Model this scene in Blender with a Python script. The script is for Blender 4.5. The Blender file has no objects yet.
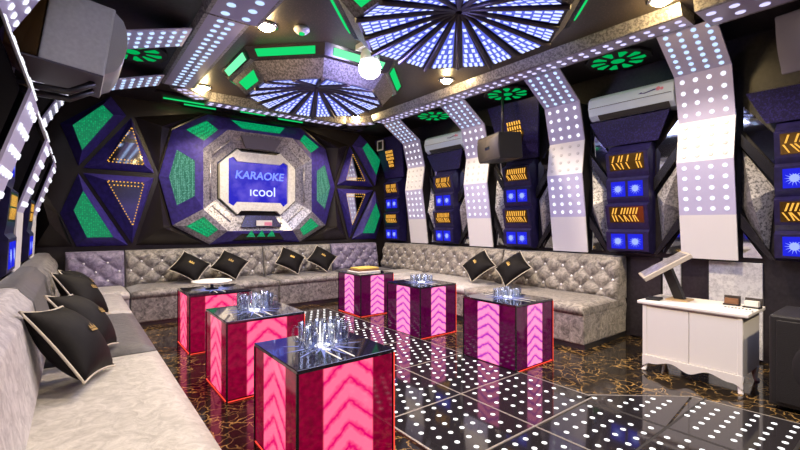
import bpy, bmesh, math, random
from mathutils import Vector, Matrix
random.seed(7)
PI = math.pi
sc = bpy.context.scene
COL = sc.collection

# ------------------------------------------------------------------ helpers
class MB:
    """collects polygons (world coordinates) and builds ONE mesh object"""
    def __init__(s):
        s.v = []; s.f = []; s.uv = []; s.smooth = []; s.extra = []
    def poly(s, pts, uv=None, smooth=False):
        b = len(s.v)
        s.v += [Vector(p) for p in pts]
        s.f.append(tuple(range(b, b + len(pts))))
        s.uv.append(uv if uv else [(0, 0)] * len(pts)); s.smooth.append(smooth)
        return s
    def grid(s, rows, closed_u=False, closed_v=False, smooth=True):
        b = len(s.v); n = len(rows[0]); m = len(rows)
        for r in rows: s.v += [Vector(p) for p in r]
        for i in range(m if closed_v else m - 1):
            for j in range(n if closed_u else n - 1):
                i2 = (i + 1) % m; j2 = (j + 1) % n
                s.f.append((b + i*n + j, b + i*n + j2, b + i2*n + j2, b + i2*n + j))
                s.uv.append([(j/n, i/m), ((j+1)/n, i/m), ((j+1)/n, (i+1)/m), (j/n, (i+1)/m)]); s.smooth.append(smooth)
        return s
    def box(s, x0, x1, y0, y1, z0, z1, M=None):
        p = [Vector(c) for c in ((x0,y0,z0),(x1,y0,z0),(x1,y1,z0),(x0,y1,z0),(x0,y0,z1),(x1,y0,z1),(x1,y1,z1),(x0,y1,z1))]
        if M: p = [M @ c for c in p]
        b = len(s.v); s.v += p
        for f in ((3,2,1,0),(4,5,6,7),(0,1,5,4),(1,2,6,5),(2,3,7,6),(3,0,4,7)):
            s.f.append(tuple(b + i for i in f)); s.uv.append([(0,0),(1,0),(1,1),(0,1)]); s.smooth.append(False)
        return s
    def slab(s, pts, d):
        """planar polygon pts given a thickness: second side displaced by vector d"""
        d = Vector(d); n = len(pts); pts = [Vector(p) for p in pts]
        b = len(s.v); s.v += pts + [p + d for p in pts]
        s.f.append(tuple(range(b, b+n))); s.uv.append([(0,0)]*n); s.smooth.append(False)
        s.f.append(tuple(range(b+2*n-1, b+n-1, -1))); s.uv.append([(0,0)]*n); s.smooth.append(False)
        for i in range(n):
            j = (i+1) % n
            s.f.append((b+i, b+n+i, b+n+j, b+j)); s.uv.append([(0,0)]*4); s.smooth.append(False)
        return s
    def lathe(s, c, prof, n=24, axis='z', smooth=True, M=None):
        rows = []
        for r, h in prof:
            row = []
            for k in range(n):
                a = 2*PI*k/n
                p = Vector((r*math.cos(a), r*math.sin(a), h))
                if M: p = M @ p
                row.append(p + Vector(c))
            rows.append(row)
        return s.grid(rows, closed_u=True, smooth=smooth)
    def tube(s, pts, r, n=8, closed=False):
        pts = [Vector(p) for p in pts]; rows = []; m = len(pts)
        up = Vector((0.123, 0.31, 0.94))
        for i, p in enumerate(pts):
            a = pts[(i-1) % m] if (closed or i > 0) else p
            c = pts[(i+1) % m] if (closed or i < m-1) else p
            t = (c - a).normalized()
            u = t.cross(up)
            if u.length < 1e-3: u = t.cross(Vector((1,0,0)))
            u.normalize(); w = t.cross(u)
            rows.append([p + (u*math.cos(2*PI*k/n) + w*math.sin(2*PI*k/n))*r for k in range(n)])
        s.grid(rows, closed_u=True, closed_v=closed)
        if not closed:
            s.poly(rows[0][::-1]); s.poly(rows[-1])
        return s
    def disc(s, c, u, v, r, n=8, dome=0.0):
        c = Vector(c); u = Vector(u).normalized(); v = Vector(v); v = (v - u*v.dot(u)).normalized()
        w = u.cross(v)
        ring = [c + (u*math.cos(2*PI*k/n) + v*math.sin(2*PI*k/n))*r for k in range(n)]
        if not dome: return s.poly(ring)
        r2 = [c + w*dome*.8 + (u*math.cos(2*PI*k/n) + v*math.sin(2*PI*k/n))*r*.7 for k in range(n)]
        s.grid([ring, r2], closed_u=True); s.poly([p for p in r2], smooth=False)
        return s
    def add(s, other, mat):
        """surface pattern: goes into this part's own mesh with a material of its own"""
        s.extra.append((other, mat)); return s
    def build(s, name, mat, parent=None, bevel=0, recalc=True):
        me = bpy.data.meshes.new(name)
        mi = [0]*len(s.f); mats = [mat]
        for other, m2 in s.extra:
            b = len(s.v); s.v += other.v; s.f += [tuple(b+i for i in f) for f in other.f]; s.uv += other.uv; s.smooth += other.smooth
            mi += [len(mats)]*len(other.f); mats.append(m2)
        off = parent_loc(parent)
        me.from_pydata([p - off for p in s.v], [], s.f)
        uvl = me.uv_layers.new(name='UVMap')
        i = 0
        for fuv in s.uv:
            for c in fuv:
                uvl.data[i].uv = c; i += 1
        me.polygons.foreach_set('use_smooth', s.smooth)
        me.polygons.foreach_set('material_index', mi)
        if recalc:
            bm = bmesh.new(); bm.from_mesh(me)
            bmesh.ops.remove_doubles(bm, verts=bm.verts, dist=1e-5)
            bmesh.ops.recalc_face_normals(bm, faces=bm.faces)
            bm.to_mesh(me); bm.free()
        for m2 in mats: me.materials.append(m2)
        o = bpy.data.objects.new(name, me); COL.objects.link(o)
        if parent: o.parent = parent
        if bevel:
            b = o.modifiers.new('bevel', 'BEVEL'); b.width = bevel; b.segments = 2; b.limit_method = 'ANGLE'
        return o

ORG = {}
def parent_loc(p):
    l = Vector((0,0,0))
    while p is not None:
        l = l + p.location; p = p.parent
    return l
def thing(name, label, cat, loc=(0,0,0), group=None):
    o = bpy.data.objects.new(name, None); COL.objects.link(o)
    o.location = loc; o['label'] = label; o['category'] = cat; o.empty_display_size = .1
    if group: o['group'] = group
    return o
def tag(o, label, cat, group=None):
    o['label'] = label; o['category'] = cat
    if group: o['group'] = group
    return o
def struct(o, label=None):
    o['kind'] = 'structure'
    if label: o['label'] = label
    return o
def copy_tree(o, parent=None):
    c = o.copy(); COL.objects.link(c)
    if parent: c.parent = parent
    for ch in list(o.children): copy_tree(ch, c)
    return c

def lerp(a, b, t): return Vector(a)*(1-t) + Vector(b)*t

# ------------------------------------------------------------------ materials
def newmat(name):
    m = bpy.data.materials.new(name); m.use_nodes = True
    nt = m.node_tree; b = nt.nodes['Principled BSDF']
    return m, nt, b
def N(nt, t, **k):
    n = nt.nodes.new(t)
    for a, v in k.items(): setattr(n, a, v)
    return n
def pmat(name, col, rough=.5, metal=0, spec=.5, coat=0, sheen=0, var=0, vscale=8, bump=0, bscale=60):
    m, nt, b = newmat(name)
    b.inputs['Base Color'].default_value = (*col, 1); b.inputs['Roughness'].default_value = rough
    b.inputs['Metallic'].default_value = metal; b.inputs['Specular IOR Level'].default_value = spec
    b.inputs['Coat Weight'].default_value = coat; b.inputs['Sheen Weight'].default_value = sheen
    tc = N(nt, 'ShaderNodeTexCoord')
    if var:
        nz = N(nt, 'ShaderNodeTexNoise'); nz.inputs['Scale'].default_value = vscale; nz.inputs['Detail'].default_value = 5
        nt.links.new(tc.outputs['Object'], nz.inputs['Vector'])
        rp = N(nt, 'ShaderNodeValToRGB')
        rp.color_ramp.elements[0].position = .3; rp.color_ramp.elements[1].position = .7
        rp.color_ramp.elements[0].color = tuple(c*(1-var) for c in col) + (1,)
        rp.color_ramp.elements[1].color = tuple(min(1, c*(1+var)) for c in col) + (1,)
        nt.links.new(nz.outputs['Fac'], rp.inputs['Fac']); nt.links.new(rp.outputs['Color'], b.inputs['Base Color'])
    if bump:
        n2 = N(nt, 'ShaderNodeTexNoise'); n2.inputs['Scale'].default_value = bscale; n2.inputs['Detail'].default_value = 3
        nt.links.new(tc.outputs['Object'], n2.inputs['Vector'])
        bp = N(nt, 'ShaderNodeBump'); bp.inputs['Strength'].default_value = bump; bp.inputs['Distance'].default_value = .01
        nt.links.new(n2.outputs['Fac'], bp.inputs['Height']); nt.links.new(bp.outputs['Normal'], b.inputs['Normal'])
    return m
def emat(name, col, strength, sample=False):
    m = bpy.data.materials.new(name); m.use_nodes = True; nt = m.node_tree; nt.nodes.clear()
    e = N(nt, 'ShaderNodeEmission'); e.inputs['Color'].default_value = (*col, 1); e.inputs['Strength'].default_value = strength
    o = N(nt, 'ShaderNodeOutputMaterial'); nt.links.new(e.outputs[0], o.inputs['Surface'])
    m.cycles.emission_sampling = 'AUTO' if sample else 'NONE'
    return m
def velvet(name, dark, light, scale=9):
    m, nt, b = newmat(name)
    tc = N(nt, 'ShaderNodeTexCoord')
    nz = N(nt, 'ShaderNodeTexNoise'); nz.inputs['Scale'].default_value = scale*1.25; nz.inputs['Detail'].default_value = 8
    nz.inputs['Roughness'].default_value = .7; nz.inputs['Distortion'].default_value = 1.2
    rp = N(nt, 'ShaderNodeValToRGB'); rp.color_ramp.elements[0].position = .38; rp.color_ramp.elements[1].position = .64
    rp.color_ramp.elements[0].color = (*dark, 1); rp.color_ramp.elements[1].color = (*light, 1)
    nt.links.new(tc.outputs['Object'], nz.inputs['Vector']); nt.links.new(nz.outputs['Fac'], rp.inputs['Fac'])
    nt.links.new(rp.outputs['Color'], b.inputs['Base Color'])
    b.inputs['Roughness'].default_value = .55; b.inputs['Sheen Weight'].default_value = .5; b.inputs['Sheen Roughness'].default_value = .35
    bp = N(nt, 'ShaderNodeBump'); bp.inputs['Strength'].default_value = .6; bp.inputs['Distance'].default_value = .01
    nt.links.new(nz.outputs['Fac'], bp.inputs['Height']); nt.links.new(bp.outputs['Normal'], b.inputs['Normal'])
    return m
def speckle(name, a, c, scale=45, thr=.5, rough=.3, metal=0.0, width=.12):
    m, nt, b = newmat(name)
    tc = N(nt, 'ShaderNodeTexCoord')
    nz = N(nt, 'ShaderNodeTexNoise'); nz.inputs['Scale'].default_value = scale; nz.inputs['Detail'].default_value = 4
    nz.inputs['Roughness'].default_value = .75
    rp = N(nt, 'ShaderNodeValToRGB'); rp.color_ramp.elements[0].position = thr-width/2; rp.color_ramp.elements[1].position = thr+width/2
    rp.color_ramp.elements[0].color = (*a, 1); rp.color_ramp.elements[1].color = (*c, 1)
    nt.links.new(tc.outputs['Object'], nz.inputs['Vector']); nt.links.new(nz.outputs['Fac'], rp.inputs['Fac'])
    nt.links.new(rp.outputs['Color'], b.inputs['Base Color'])
    b.inputs['Roughness'].default_value = rough; b.inputs['Metallic'].default_value = metal
    return m
def green_mesh_mat(name='green_mesh', c0=(.0, .50, .17), c1=(0, .15, .06)):
    m, nt, b = newmat(name)
    tc = N(nt, 'ShaderNodeTexCoord')
    v = N(nt, 'ShaderNodeTexVoronoi'); v.inputs['Scale'].default_value = 42; v.inputs['Randomness'].default_value = .35
    nt.links.new(tc.outputs['Object'], v.inputs['Vector'])
    rp = N(nt, 'ShaderNodeValToRGB'); rp.color_ramp.elements[0].position = .3; rp.color_ramp.elements[1].position = .55
    rp.color_ramp.elements[0].color = (*c0, 1); rp.color_ramp.elements[1].color = (*c1, 1)
    nt.links.new(v.outputs['Distance'], rp.inputs['Fac'])
    nt.links.new(rp.outputs['Color'], b.inputs['Emission Color']); b.inputs['Emission Strength'].default_value = .7
    b.inputs['Base Color'].default_value = (.01, .06, .03, 1); b.inputs['Roughness'].default_value = .3
    m.cycles.emission_sampling = 'NONE'
    return m
def table_face_mat(name, center, line, side, strength, half=.265, freq=4.6):
    m, nt, b = newmat(name)
    uv = N(nt, 'ShaderNodeUVMap'); uv.uv_map = 'UVMap'
    sp = N(nt, 'ShaderNodeSeparateXYZ'); nt.links.new(uv.outputs[0], sp.inputs[0])
    def M(op, x, y=None):
        n = N(nt, 'ShaderNodeMath'); n.operation = op
        for i, q in enumerate((x, y)):
            if q is None: continue
            if isinstance(q, (int, float)): n.inputs[i].default_value = q
            else: nt.links.new(q, n.inputs[i])
        return n.outputs[0]
    a = M('ABSOLUTE', M('SUBTRACT', sp.outputs['X'], .5))
    ph = M('FRACT', M('ADD', M('MULTIPLY', sp.outputs['Y'], freq), M('MULTIPLY', a, 4.0)))
    nz = N(nt, 'ShaderNodeTexNoise'); nz.inputs['Scale'].default_value = 14; nz.inputs['Detail'].default_value = 5
    nt.links.new(uv.outputs[0], nz.inputs['Vector'])
    ph2 = M('ADD', ph, M('MULTIPLY', M('SUBTRACT', nz.outputs['Fac'], .5), .5))
    rp = N(nt, 'ShaderNodeValToRGB'); e = rp.color_ramp.elements
    e[0].position = .0; e[0].color = (*line, 1); e[1].position = .28; e[1].color = (*center, 1)
    x = e.new(.72); x.color = (*center, 1); x = e.new(.95); x.color = (*line, 1)
    nt.links.new(ph2, rp.inputs['Fac'])
    # side strips: deep red with grain
    r2 = N(nt, 'ShaderNodeValToRGB'); e = r2.color_ramp.elements
    e[0].position = .35; e[0].color = tuple(c*.55 for c in side) + (1,); e[1].position = .65; e[1].color = (*side, 1)
    nt.links.new(nz.outputs['Fac'], r2.inputs['Fac'])
    fac = N(nt, 'ShaderNodeMapRange'); fac.inputs['From Min'].default_value = half-.01; fac.inputs['From Max'].default_value = half+.01
    nt.links.new(a, fac.inputs['Value'])
    mx = N(nt, 'ShaderNodeMix'); mx.data_type = 'RGBA'
    nt.links.new(fac.outputs[0], mx.inputs['Factor']); nt.links.new(rp.outputs['Color'], mx.inputs['A']); nt.links.new(r2.outputs['Color'], mx.inputs['B'])
    nt.links.new(mx.outputs['Result'], b.inputs['Emission Color']); b.inputs['Emission Strength'].default_value = strength
    b.inputs['Base Color'].default_value = (.03, .0, .01, 1); b.inputs['Roughness'].default_value = .08
    return m
def floor_mat():
    m, nt, b = newmat('black_gold_marble')
    tc = N(nt, 'ShaderNodeTexCoord')
    n1 = N(nt, 'ShaderNodeTexNoise'); n1.inputs['Scale'].default_value = 4; n1.inputs['Detail'].default_value = 6
    nt.links.new(tc.outputs['Object'], n1.inputs['Vector'])
    add = N(nt, 'ShaderNodeMixRGB'); add.blend_type = 'ADD'; add.inputs['Fac'].default_value = .35
    nt.links.new(tc.outputs['Object'], add.inputs['Color1']); nt.links.new(n1.outputs['Color'], add.inputs['Color2'])
    v = N(nt, 'ShaderNodeTexVoronoi'); v.feature = 'DISTANCE_TO_EDGE'; v.inputs['Scale'].default_value = 10
    nt.links.new(add.outputs[0], v.inputs['Vector'])
    rp = N(nt, 'ShaderNodeValToRGB'); e = rp.color_ramp.elements
    e[0].position = 0; e[0].color = (.36, .22, .07, 1); e[1].position = .05; e[1].color = (.012, .009, .007, 1)
    nt.links.new(v.outputs['Distance'], rp.inputs['Fac'])
    n2 = N(nt, 'ShaderNodeTexNoise'); n2.inputs['Scale'].default_value = 3.3; n2.inputs['Detail'].default_value = 3
    nt.links.new(tc.outputs['Object'], n2.inputs['Vector'])
    r2 = N(nt, 'ShaderNodeValToRGB'); r2.color_ramp.elements[0].position = .36; r2.color_ramp.elements[1].position = .52
    nt.links.new(n2.outputs['Fac'], r2.inputs['Fac'])
    mx = N(nt, 'ShaderNodeMix'); mx.data_type = 'RGBA'
    nt.links.new(r2.outputs['Color'], mx.inputs['Factor']); mx.inputs['A'].default_value = (.014, .011, .009, 1)
    nt.links.new(rp.outputs['Color'], mx.inputs['B']); nt.links.new(mx.outputs['Result'], b.inputs['Base Color'])
    b.inputs['Roughness'].default_value = .09
    return m
def clear_glass():
    m = bpy.data.materials.new('clear_glass'); m.use_nodes = True; nt = m.node_tree; nt.nodes.clear()
    t = N(nt, 'ShaderNodeBsdfTransparent'); t.inputs[0].default_value = (.93, .95, .97, 1)
    g = N(nt, 'ShaderNodeBsdfGlossy'); g.inputs['Roughness'].default_value = .04
    f = N(nt, 'ShaderNodeLayerWeight'); f.inputs['Blend'].default_value = .35
    mx = N(nt, 'ShaderNodeMixShader'); o = N(nt, 'ShaderNodeOutputMaterial')
    nt.links.new(f.outputs['Facing'], mx.inputs[0]); nt.links.new(t.outputs[0], mx.inputs[1]); nt.links.new(g.outputs[0], mx.inputs[2])
    nt.links.new(mx.outputs[0], o.inputs['Surface'])
    return m

M = dict(
    floor=floor_mat(),
    black=pmat('black_gloss', (.012, .011, .014), .25),
    blackfacet=pmat('black_facet', (.022, .018, .016), .22, bump=.05),
    matte=pmat('matte_black', (.010, .009, .010), .6),
    ceil=speckle('ceiling_brown_black', (.040, .030, .022), (.14, .10, .07), 70, .60, .4),
    spokebrown=pmat('spoke_brown', (.07, .055, .06), .4),
    soffit=pmat('dark_soffit', (.022, .018, .022), .4, var=.4, vscale=30),
    stripbody=speckle('strip_silver', (.16, .15, .16), (.42, .40, .40), 40, .5, .28, .2),
    striptop=pmat('lavender_panel', (.50, .47, .66), .35),
    navy=speckle('navy_glitter', (.010, .007, .045), (.035, .025, .17), 55, .55, .3),
    towerp=pmat('tower_navy', (.014, .011, .06), .3, var=.35, vscale=20),
    navyp=pmat('navy_panel', (.042, .030, .21), .3, var=.35, vscale=20),
    silver=speckle('silver_marble', (.14, .135, .14), (.62, .60, .60), 38, .47, .3, .1),
    domegrey=speckle('dome_grey_velvet', (.07, .065, .07), (.24, .22, .24), 45, .5, .45),
    silver2=speckle('silver_crackle', (.20, .19, .22), (.45, .43, .47), 30, .5, .3, .3),
    whitemarble=speckle('white_marble', (.42, .42, .44), (.72, .72, .72), 22, .45, .25, 0, .25),
    creamframe=speckle('cream_frame', (.62, .60, .52), (.85, .83, .74), 30, .45, .4, 0, .3),
    white=pmat('white_panel', (.78, .77, .78), .38),
    taupe=pmat('taupe_plastic', (.48, .43, .36), .4),
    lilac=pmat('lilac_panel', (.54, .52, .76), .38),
    whitelac=pmat('white_lacquer', (.88, .855, .79), .35),
    ring=pmat('unlit_lens', (.66, .65, .66), .25),
    greybox=pmat('grey_cabinet_paint', (.66, .67, .66), .5, var=.08, vscale=40),
    purplebox=pmat('dark_purple_grey', (.12, .11, .14), .5),
    grille=pmat('silver_grille', (.52, .52, .52), .35, .6, bump=.3, bscale=200),
    spk=pmat('speaker_black', (.014, .013, .013), .5, bump=.2, bscale=150),
    spkside=pmat('speaker_brown', (.055, .045, .04), .45),
    spkrear=pmat('speaker_rear', (.16, .09, .03), .4),  # amber lamp light on the rear put into this brown
    chrome=pmat('chrome', (.75, .75, .76), .15, 1),
    darkmetal=pmat('dark_metal', (.08, .08, .085), .35, .8),
    glass_top=pmat('black_glass', (.012, .010, .02), .06, coat=.5),
    dance=pmat('dance_black_glass', (.016, .014, .016), .07, coat=.3),
    seam=pmat('seam_metal', (.30, .28, .25), .4, .5),
    cush=pmat('black_satin', (.006, .005, .005), .65, spec=.15, var=.4, vscale=12, bump=.2, bscale=18),
    pipe=pmat('cream_piping', (.55, .50, .40), .6),
    gold=pmat('gold_thread', (.45, .30, .08), .4, .4),
    v_cream=velvet('velvet_cream', (.40, .38, .335), (.64, .61, .55), 11),
    v_light=velvet('velvet_light_grey', (.36, .34, .33), (.60, .57, .54), 11),
    v_pale=velvet('velvet_pale_lilac', (.30, .28, .31), (.66, .63, .64), 11),
    v_silver=velvet('velvet_silver', (.08, .075, .07), (.38, .355, .32), 12),
    v_taupe=velvet('velvet_taupe', (.11, .098, .085), (.42, .38, .33), 12),
    v_grey=velvet('velvet_dark_grey', (.055, .052, .055), (.115, .11, .115), 8),
    v_purple=velvet('velvet_lilac_grey', (.11, .095, .16), (.34, .30, .43), 10),
    crystal=pmat('crystal', (.95, .95, .97), .35, 0, .8),
    e_white=emat('led_white', (.90, .90, 1), .9),
    e_lav=emat('led_lavender', (.68, .64, 1), .80),
    e_blue=emat('led_blue_white', (.50, .68, 1), .85),
    e_fan=emat('led_fan', (.56, .62, 1), 1.0),
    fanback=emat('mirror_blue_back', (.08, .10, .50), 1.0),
    e_floor=emat('led_floor', (.98, .96, .95), 1.4),
    e_green=emat('led_green', (.006, .50, .12), .9),
    e_rosette=emat('led_rosette_green', (.0, .32, .07), .8),
    e_greenw=emat('led_green_white', (.18, .9, .42), .8),
    green=green_mesh_mat(), greygreen=green_mesh_mat('grey_green_mesh', (.13, .33, .27), (.015, .09, .07)),
    e_amber=emat('led_amber', (1, .50, .08), .75),
    amberback=pmat('amber_mirror', (.16, .09, .02), .12, .7),
    e_bluebox=emat('lamp_blue', (.015, .018, .60), .8),
    e_bluecore=emat('lamp_blue_core', (.25, .32, 1), 1.0),
    e_down=emat('lamp_warm', (1, .70, .28), 110, True),
    e_disco=emat('lamp_disco', (1, .95, 1), 18),
    mirror=pmat('mirror', (.72, .74, .80), .04, 1),
    e_screen=None,
    e_text=emat('screen_text_blue', (.16, .22, 1), 1.1),
    e_text2=emat('screen_text_pale', (.45, .50, 1), 1.3),
    acblue=pmat('ac_white', (.62, .74, .86), .3),
    glass=clear_glass(),
    e_star=emat('led_star', (.40, .45, 1), .5),  # star-shaped glow painted on the table tops
    e_starcore=emat('led_star_core', (1, .95, .90), 3, True),  # added disc that brightens the glasses
    e_redline=emat('led_red_line', (1, .06, .04), 1.0),
    red=pmat('red_frame', (.14, .008, .02), .12),
    yellow=pmat('yellow_cover', (.70, .52, .12), .5), brown=pmat('brown_cover', (.20, .09, .04), .5),
    paper=pmat('paper', (.75, .73, .66), .7), wood=pmat('light_wood', (.62, .42, .20), .5, var=.2),
    pink=pmat('pink_card', (.75, .25, .35), .5),
)
# screen: blue picture with violet clouds
m, nt, b = newmat('screen_picture')
tc = N(nt, 'ShaderNodeTexCoord'); nz = N(nt, 'ShaderNodeTexNoise'); nz.inputs['Scale'].default_value = 3.2; nz.inputs['Detail'].default_value = 4
nt.links.new(tc.outputs['Object'], nz.inputs['Vector'])
rp = N(nt, 'ShaderNodeValToRGB'); e = rp.color_ramp.elements
e[0].position = .45; e[0].color = (.004, .004, .42, 1); e[1].position = .78; e[1].color = (.16, .11, .62, 1)
nt.links.new(nz.outputs['Fac'], rp.inputs['Fac']); nt.links.new(rp.outputs['Color'], b.inputs['Emission Color'])
b.inputs['Emission Strength'].default_value = .75; b.inputs['Base Color'].default_value = (.01, .01, .05, 1); b.inputs['Roughness'].default_value = .2
M['e_screen'] = m
M['face_red'] = table_face_mat('table_face_pink', (.95, .11, .21), (.50, .0, .10), (.17, .0, .018), 1.0)
M['face_purple'] = table_face_mat('table_face_violet', (.92, .22, .42), (.28, .015, .33), (.042, .0, .026), 1.0, .21, 6.2)

# ------------------------------------------------------------------ room shell
XL, XR, YB, YF = -.42, 5.10, 7.10, -2.8
ZC, ZS, ZT = 3.16, 3.13, 3.06       # tray ceiling, soffit, underside of the light strip
struct(MB().box(XL-.2, XR+.2, YF-.2, YB+.2, -.1, 0).build('floor', M['floor']))
struct(MB().box(XL-.2, XR+.2, YF-.2, YB+.2, ZC, ZC+.15).build('ceiling', M['ceil']))
struct(MB().box(XL-.2, XR+.2, YB, YB+.2, 0, ZC).build('wall_back', M['blackfacet']))
struct(MB().box(XL-.2, XL, YF, YB, 0, ZC).build('wall_left', M['soffit']))
struct(MB().box(XR, XR+.2, YF, YB, 0, ZC).build('wall_right', M['soffit']))
struct(MB().box(XL-.2, XR+.2, YF-.2, YF, 0, ZC).build('wall_front', M['navyp']))
# dark soffit round the tray
sf = MB(); sf.box(XL, .86, YF, YB, ZS-.02, ZC-.001); sf.box(4.33, XR, YF, YB, ZS-.02, ZC-.001); sf.box(.86, 4.33, 6.6, YB, ZS-.02, ZC-.001)
struct(sf.build('ceiling_soffit', M['soffit']))

def dots_on_quad(mb, A, B, C, D, nu, nv, r, n=8, off=.002, dome=0, stagger=False, mu=.5, mv=.5, flip=1):
    """A-B bottom edge (u), A-D side edge (v)"""
    A, B, C, D = map(Vector, (A, B, C, D))
    nrm = (B-A).cross(D-A).normalized()*flip
    for j in range(nv):
        for i in range(nu):
            u = (i+mu)/(nu-1+2*mu); v = (j+mv)/(nv-1+2*mv)
            if stagger and j % 2:
                if i == nu-1: continue
                u = (i+.5+mu)/(nu-1+2*mu)
            p = (A*(1-u)+B*u)*(1-v) + (D*(1-u)+C*u)*v
            mb.disc(p + nrm*off, (B-A), (D-A) if flip > 0 else -(D-A), r, n, dome)
    return mb

# ------------------------------------------------------------------ light strip (beam hanging round the tray)
def strip_segment(P0, P1, w, z0, z1, label, nrow, r, side=1, sp=.112, inset=.02):
    """beam from P0 to P1 (xy), width w, underside at z0; lamps under it"""
    P0 = Vector((*P0, 0)); P1 = Vector((*P1, 0)); t = (P1-P0).normalized(); nn = Vector((-t.y, t.x, 0))
    a, b_, c, d = P0 - nn*w/2, P1 - nn*w/2, P1 + nn*w/2, P0 + nn*w/2
    th = thing('light_strip_beam', label, 'light strip', ((P0+P1)/2)+Vector((0,0,z0)), 'beams of dotted lights round the ceiling')
    slope = .05
    mb = MB()
    lo = [p + Vector((0,0,z0)) for p in (a, b_, c, d)]
    hi = [p + Vector((0,0,z1)) for p in (a - nn*slope, b_ - nn*slope, c + nn*slope, d + nn*slope)]
    mb.poly(lo); mb.poly(hi[::-1])
    for i in range(4): mb.poly([lo[i], hi[i], hi[(i+1) % 4], lo[(i+1) % 4]])
    mb.build('beam_body', M['stripbody'], th)
    L = (P1-P0).length
    face = MB(); zf = Vector((0,0,z0-.002)); e = nn*.03
    q = [a+e+zf, b_+e+zf, c-e+zf, d-e+zf]
    face.poly(q)
    dm = MB(); k = max(2, int(L/sp))
    e2 = nn*inset
    dots_on_quad(dm, q[0]+e2, q[1]+e2, q[2]-e2, q[3]-e2, k, nrow, r, off=.004, flip=-1)
    face.add(dm, M['e_lav'] if P0.x > 3 or P0.y > 6 else M['e_blue']).build('lamp_face', M['striptop'], th, recalc=False)
    return th
LW = .37
strip_segment((1.04, 3.75), (1.04, 5.95), LW, ZT, ZC-.001, 'dotted light beam above the left speaker, running to the back corner', 2, .030, inset=.065)
strip_segment((1.04, -2.6), (1.04, 3.60), LW+.06, ZT-.06, ZC-.001, 'wider, lower dotted light beam at the top left edge of the photo', 2, .036, sp=.16)
strip_segment((1.07, 6.02), (1.42, 6.40), .24, ZT, ZC-.001, 'short angled dotted light beam in the left back corner', 2, .03)
strip_segment((1.50, 6.46), (3.72, 6.46), .27, ZT-.02, ZC-.001, 'dotted light beam across the back, over the screen', 2, .032)
strip_segment((3.80, 6.42), (4.12, 6.05), .24, ZT, ZC-.001, 'short angled dotted light beam in the right back corner', 2, .03)
strip_segment((4.19, 1.32), (4.19, 5.97), .29, ZT, ZC-.001, 'long dotted light beam above the right wall light panels', 2, .028, sp=.125)
strip_segment((4.15, -2.6), (4.15, 1.20), LW+.05, ZT-.05, ZC-.001, 'dotted light beam at the top right, past the end of the long beam', 2, .036, sp=.15)

# ------------------------------------------------------------------ light columns of curved panels on the side walls
PROF = [(.75, 3.07), (.31, 2.78), (.19, 2.33), (.25, 1.92), (.17, 1.39), (.11, .95)]
def light_panel(side, yc, label, lastd=None):
    w = .235
    def X(d): return XR - d if side > 0 else XL + d
    prof = list(PROF)
    if side < 0:
        prof = [(1.26, 3.06), (.38, 2.78), (.14, 2.33), (.26, 1.94), (.09, 1.39), (.07, .95)]
    th = thing('curved_light_panel', label, 'light panel', (X(prof[-1][0]), yc, .95), 'white curved panels of round lights')
    names = ['upper_panel', 'bent_panel', 'unlit_panel', 'lower_panel', 'foot_panel']
    rows = [7, 4, 4, 5, 0] if side > 0 else [10, 5, 4, 5, 0]
    for k in range(5):
        (d0, h0), (d1, h1) = prof[k], prof[k+1]
        a, b_, c, d_ = Vector((X(d1), yc-w, h1)), Vector((X(d1), yc+w, h1)), Vector((X(d0), yc+w, h0)), Vector((X(d0), yc-w, h0))
        inw = Vector((.02 if side > 0 else -.012, 0, .008))
        mb = MB().slab([a, b_, c, d_], inw)
        if rows[k]:
            dm = MB(); unlit = (k == 2)
            n = (b_-a).cross(d_-a); fl = 1
            if n.x * (-side) < 0: fl = -1
            if k == 0 and n.z > 0 and fl == 1: fl = -1
            dots_on_quad(dm, a, b_, c, d_, 4, rows[k], .022, n=10, off=.003, dome=.012 if side < 0 else .006, flip=fl, mu=.6, mv=.6)
            lit = not (unlit and side > 0)
            mb.add(dm, (M['e_blue'] if k == 0 else M['e_white']) if lit else M['ring'])
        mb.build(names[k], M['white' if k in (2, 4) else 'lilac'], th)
    # black back box that carries the panel
    bb = MB(); pts = [(d, h) for d, h in prof]
    poly = [Vector((X(max(0.002, d-.045)), yc-w+.03, h)) for d, h in pts[1:]] + [Vector((X(.002), yc-w+.03, .95)), Vector((X(.002), yc-w+.03, 2.78))]
    bb.slab(poly, (0, 2*w-.06, 0)); bb.build('back_box', M['matte'], th)
    return th
YC = [1.40, 2.88, 4.36, 5.84]
for y, l in zip(YC, ['curved white panel of round lights on right wall, behind the white cabinet',
                     'curved white panel of round lights second from the cabinet, past the near air conditioner',
                     'curved white panel of round lights third from the cabinet, beside the hanging black speaker',
                     'curved white panel of round lights on right wall, closest to the back corner']):
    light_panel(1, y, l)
for y, l in zip(YC[1:], ['curved panel of bulging round lights on left wall, nearest the camera',
                         'curved panel of bulging round lights on left wall, behind the big grey speaker',
                         'curved panel of bulging round lights on left wall, closest to the back wall']):
    light_panel(-1, y, l)

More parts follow.
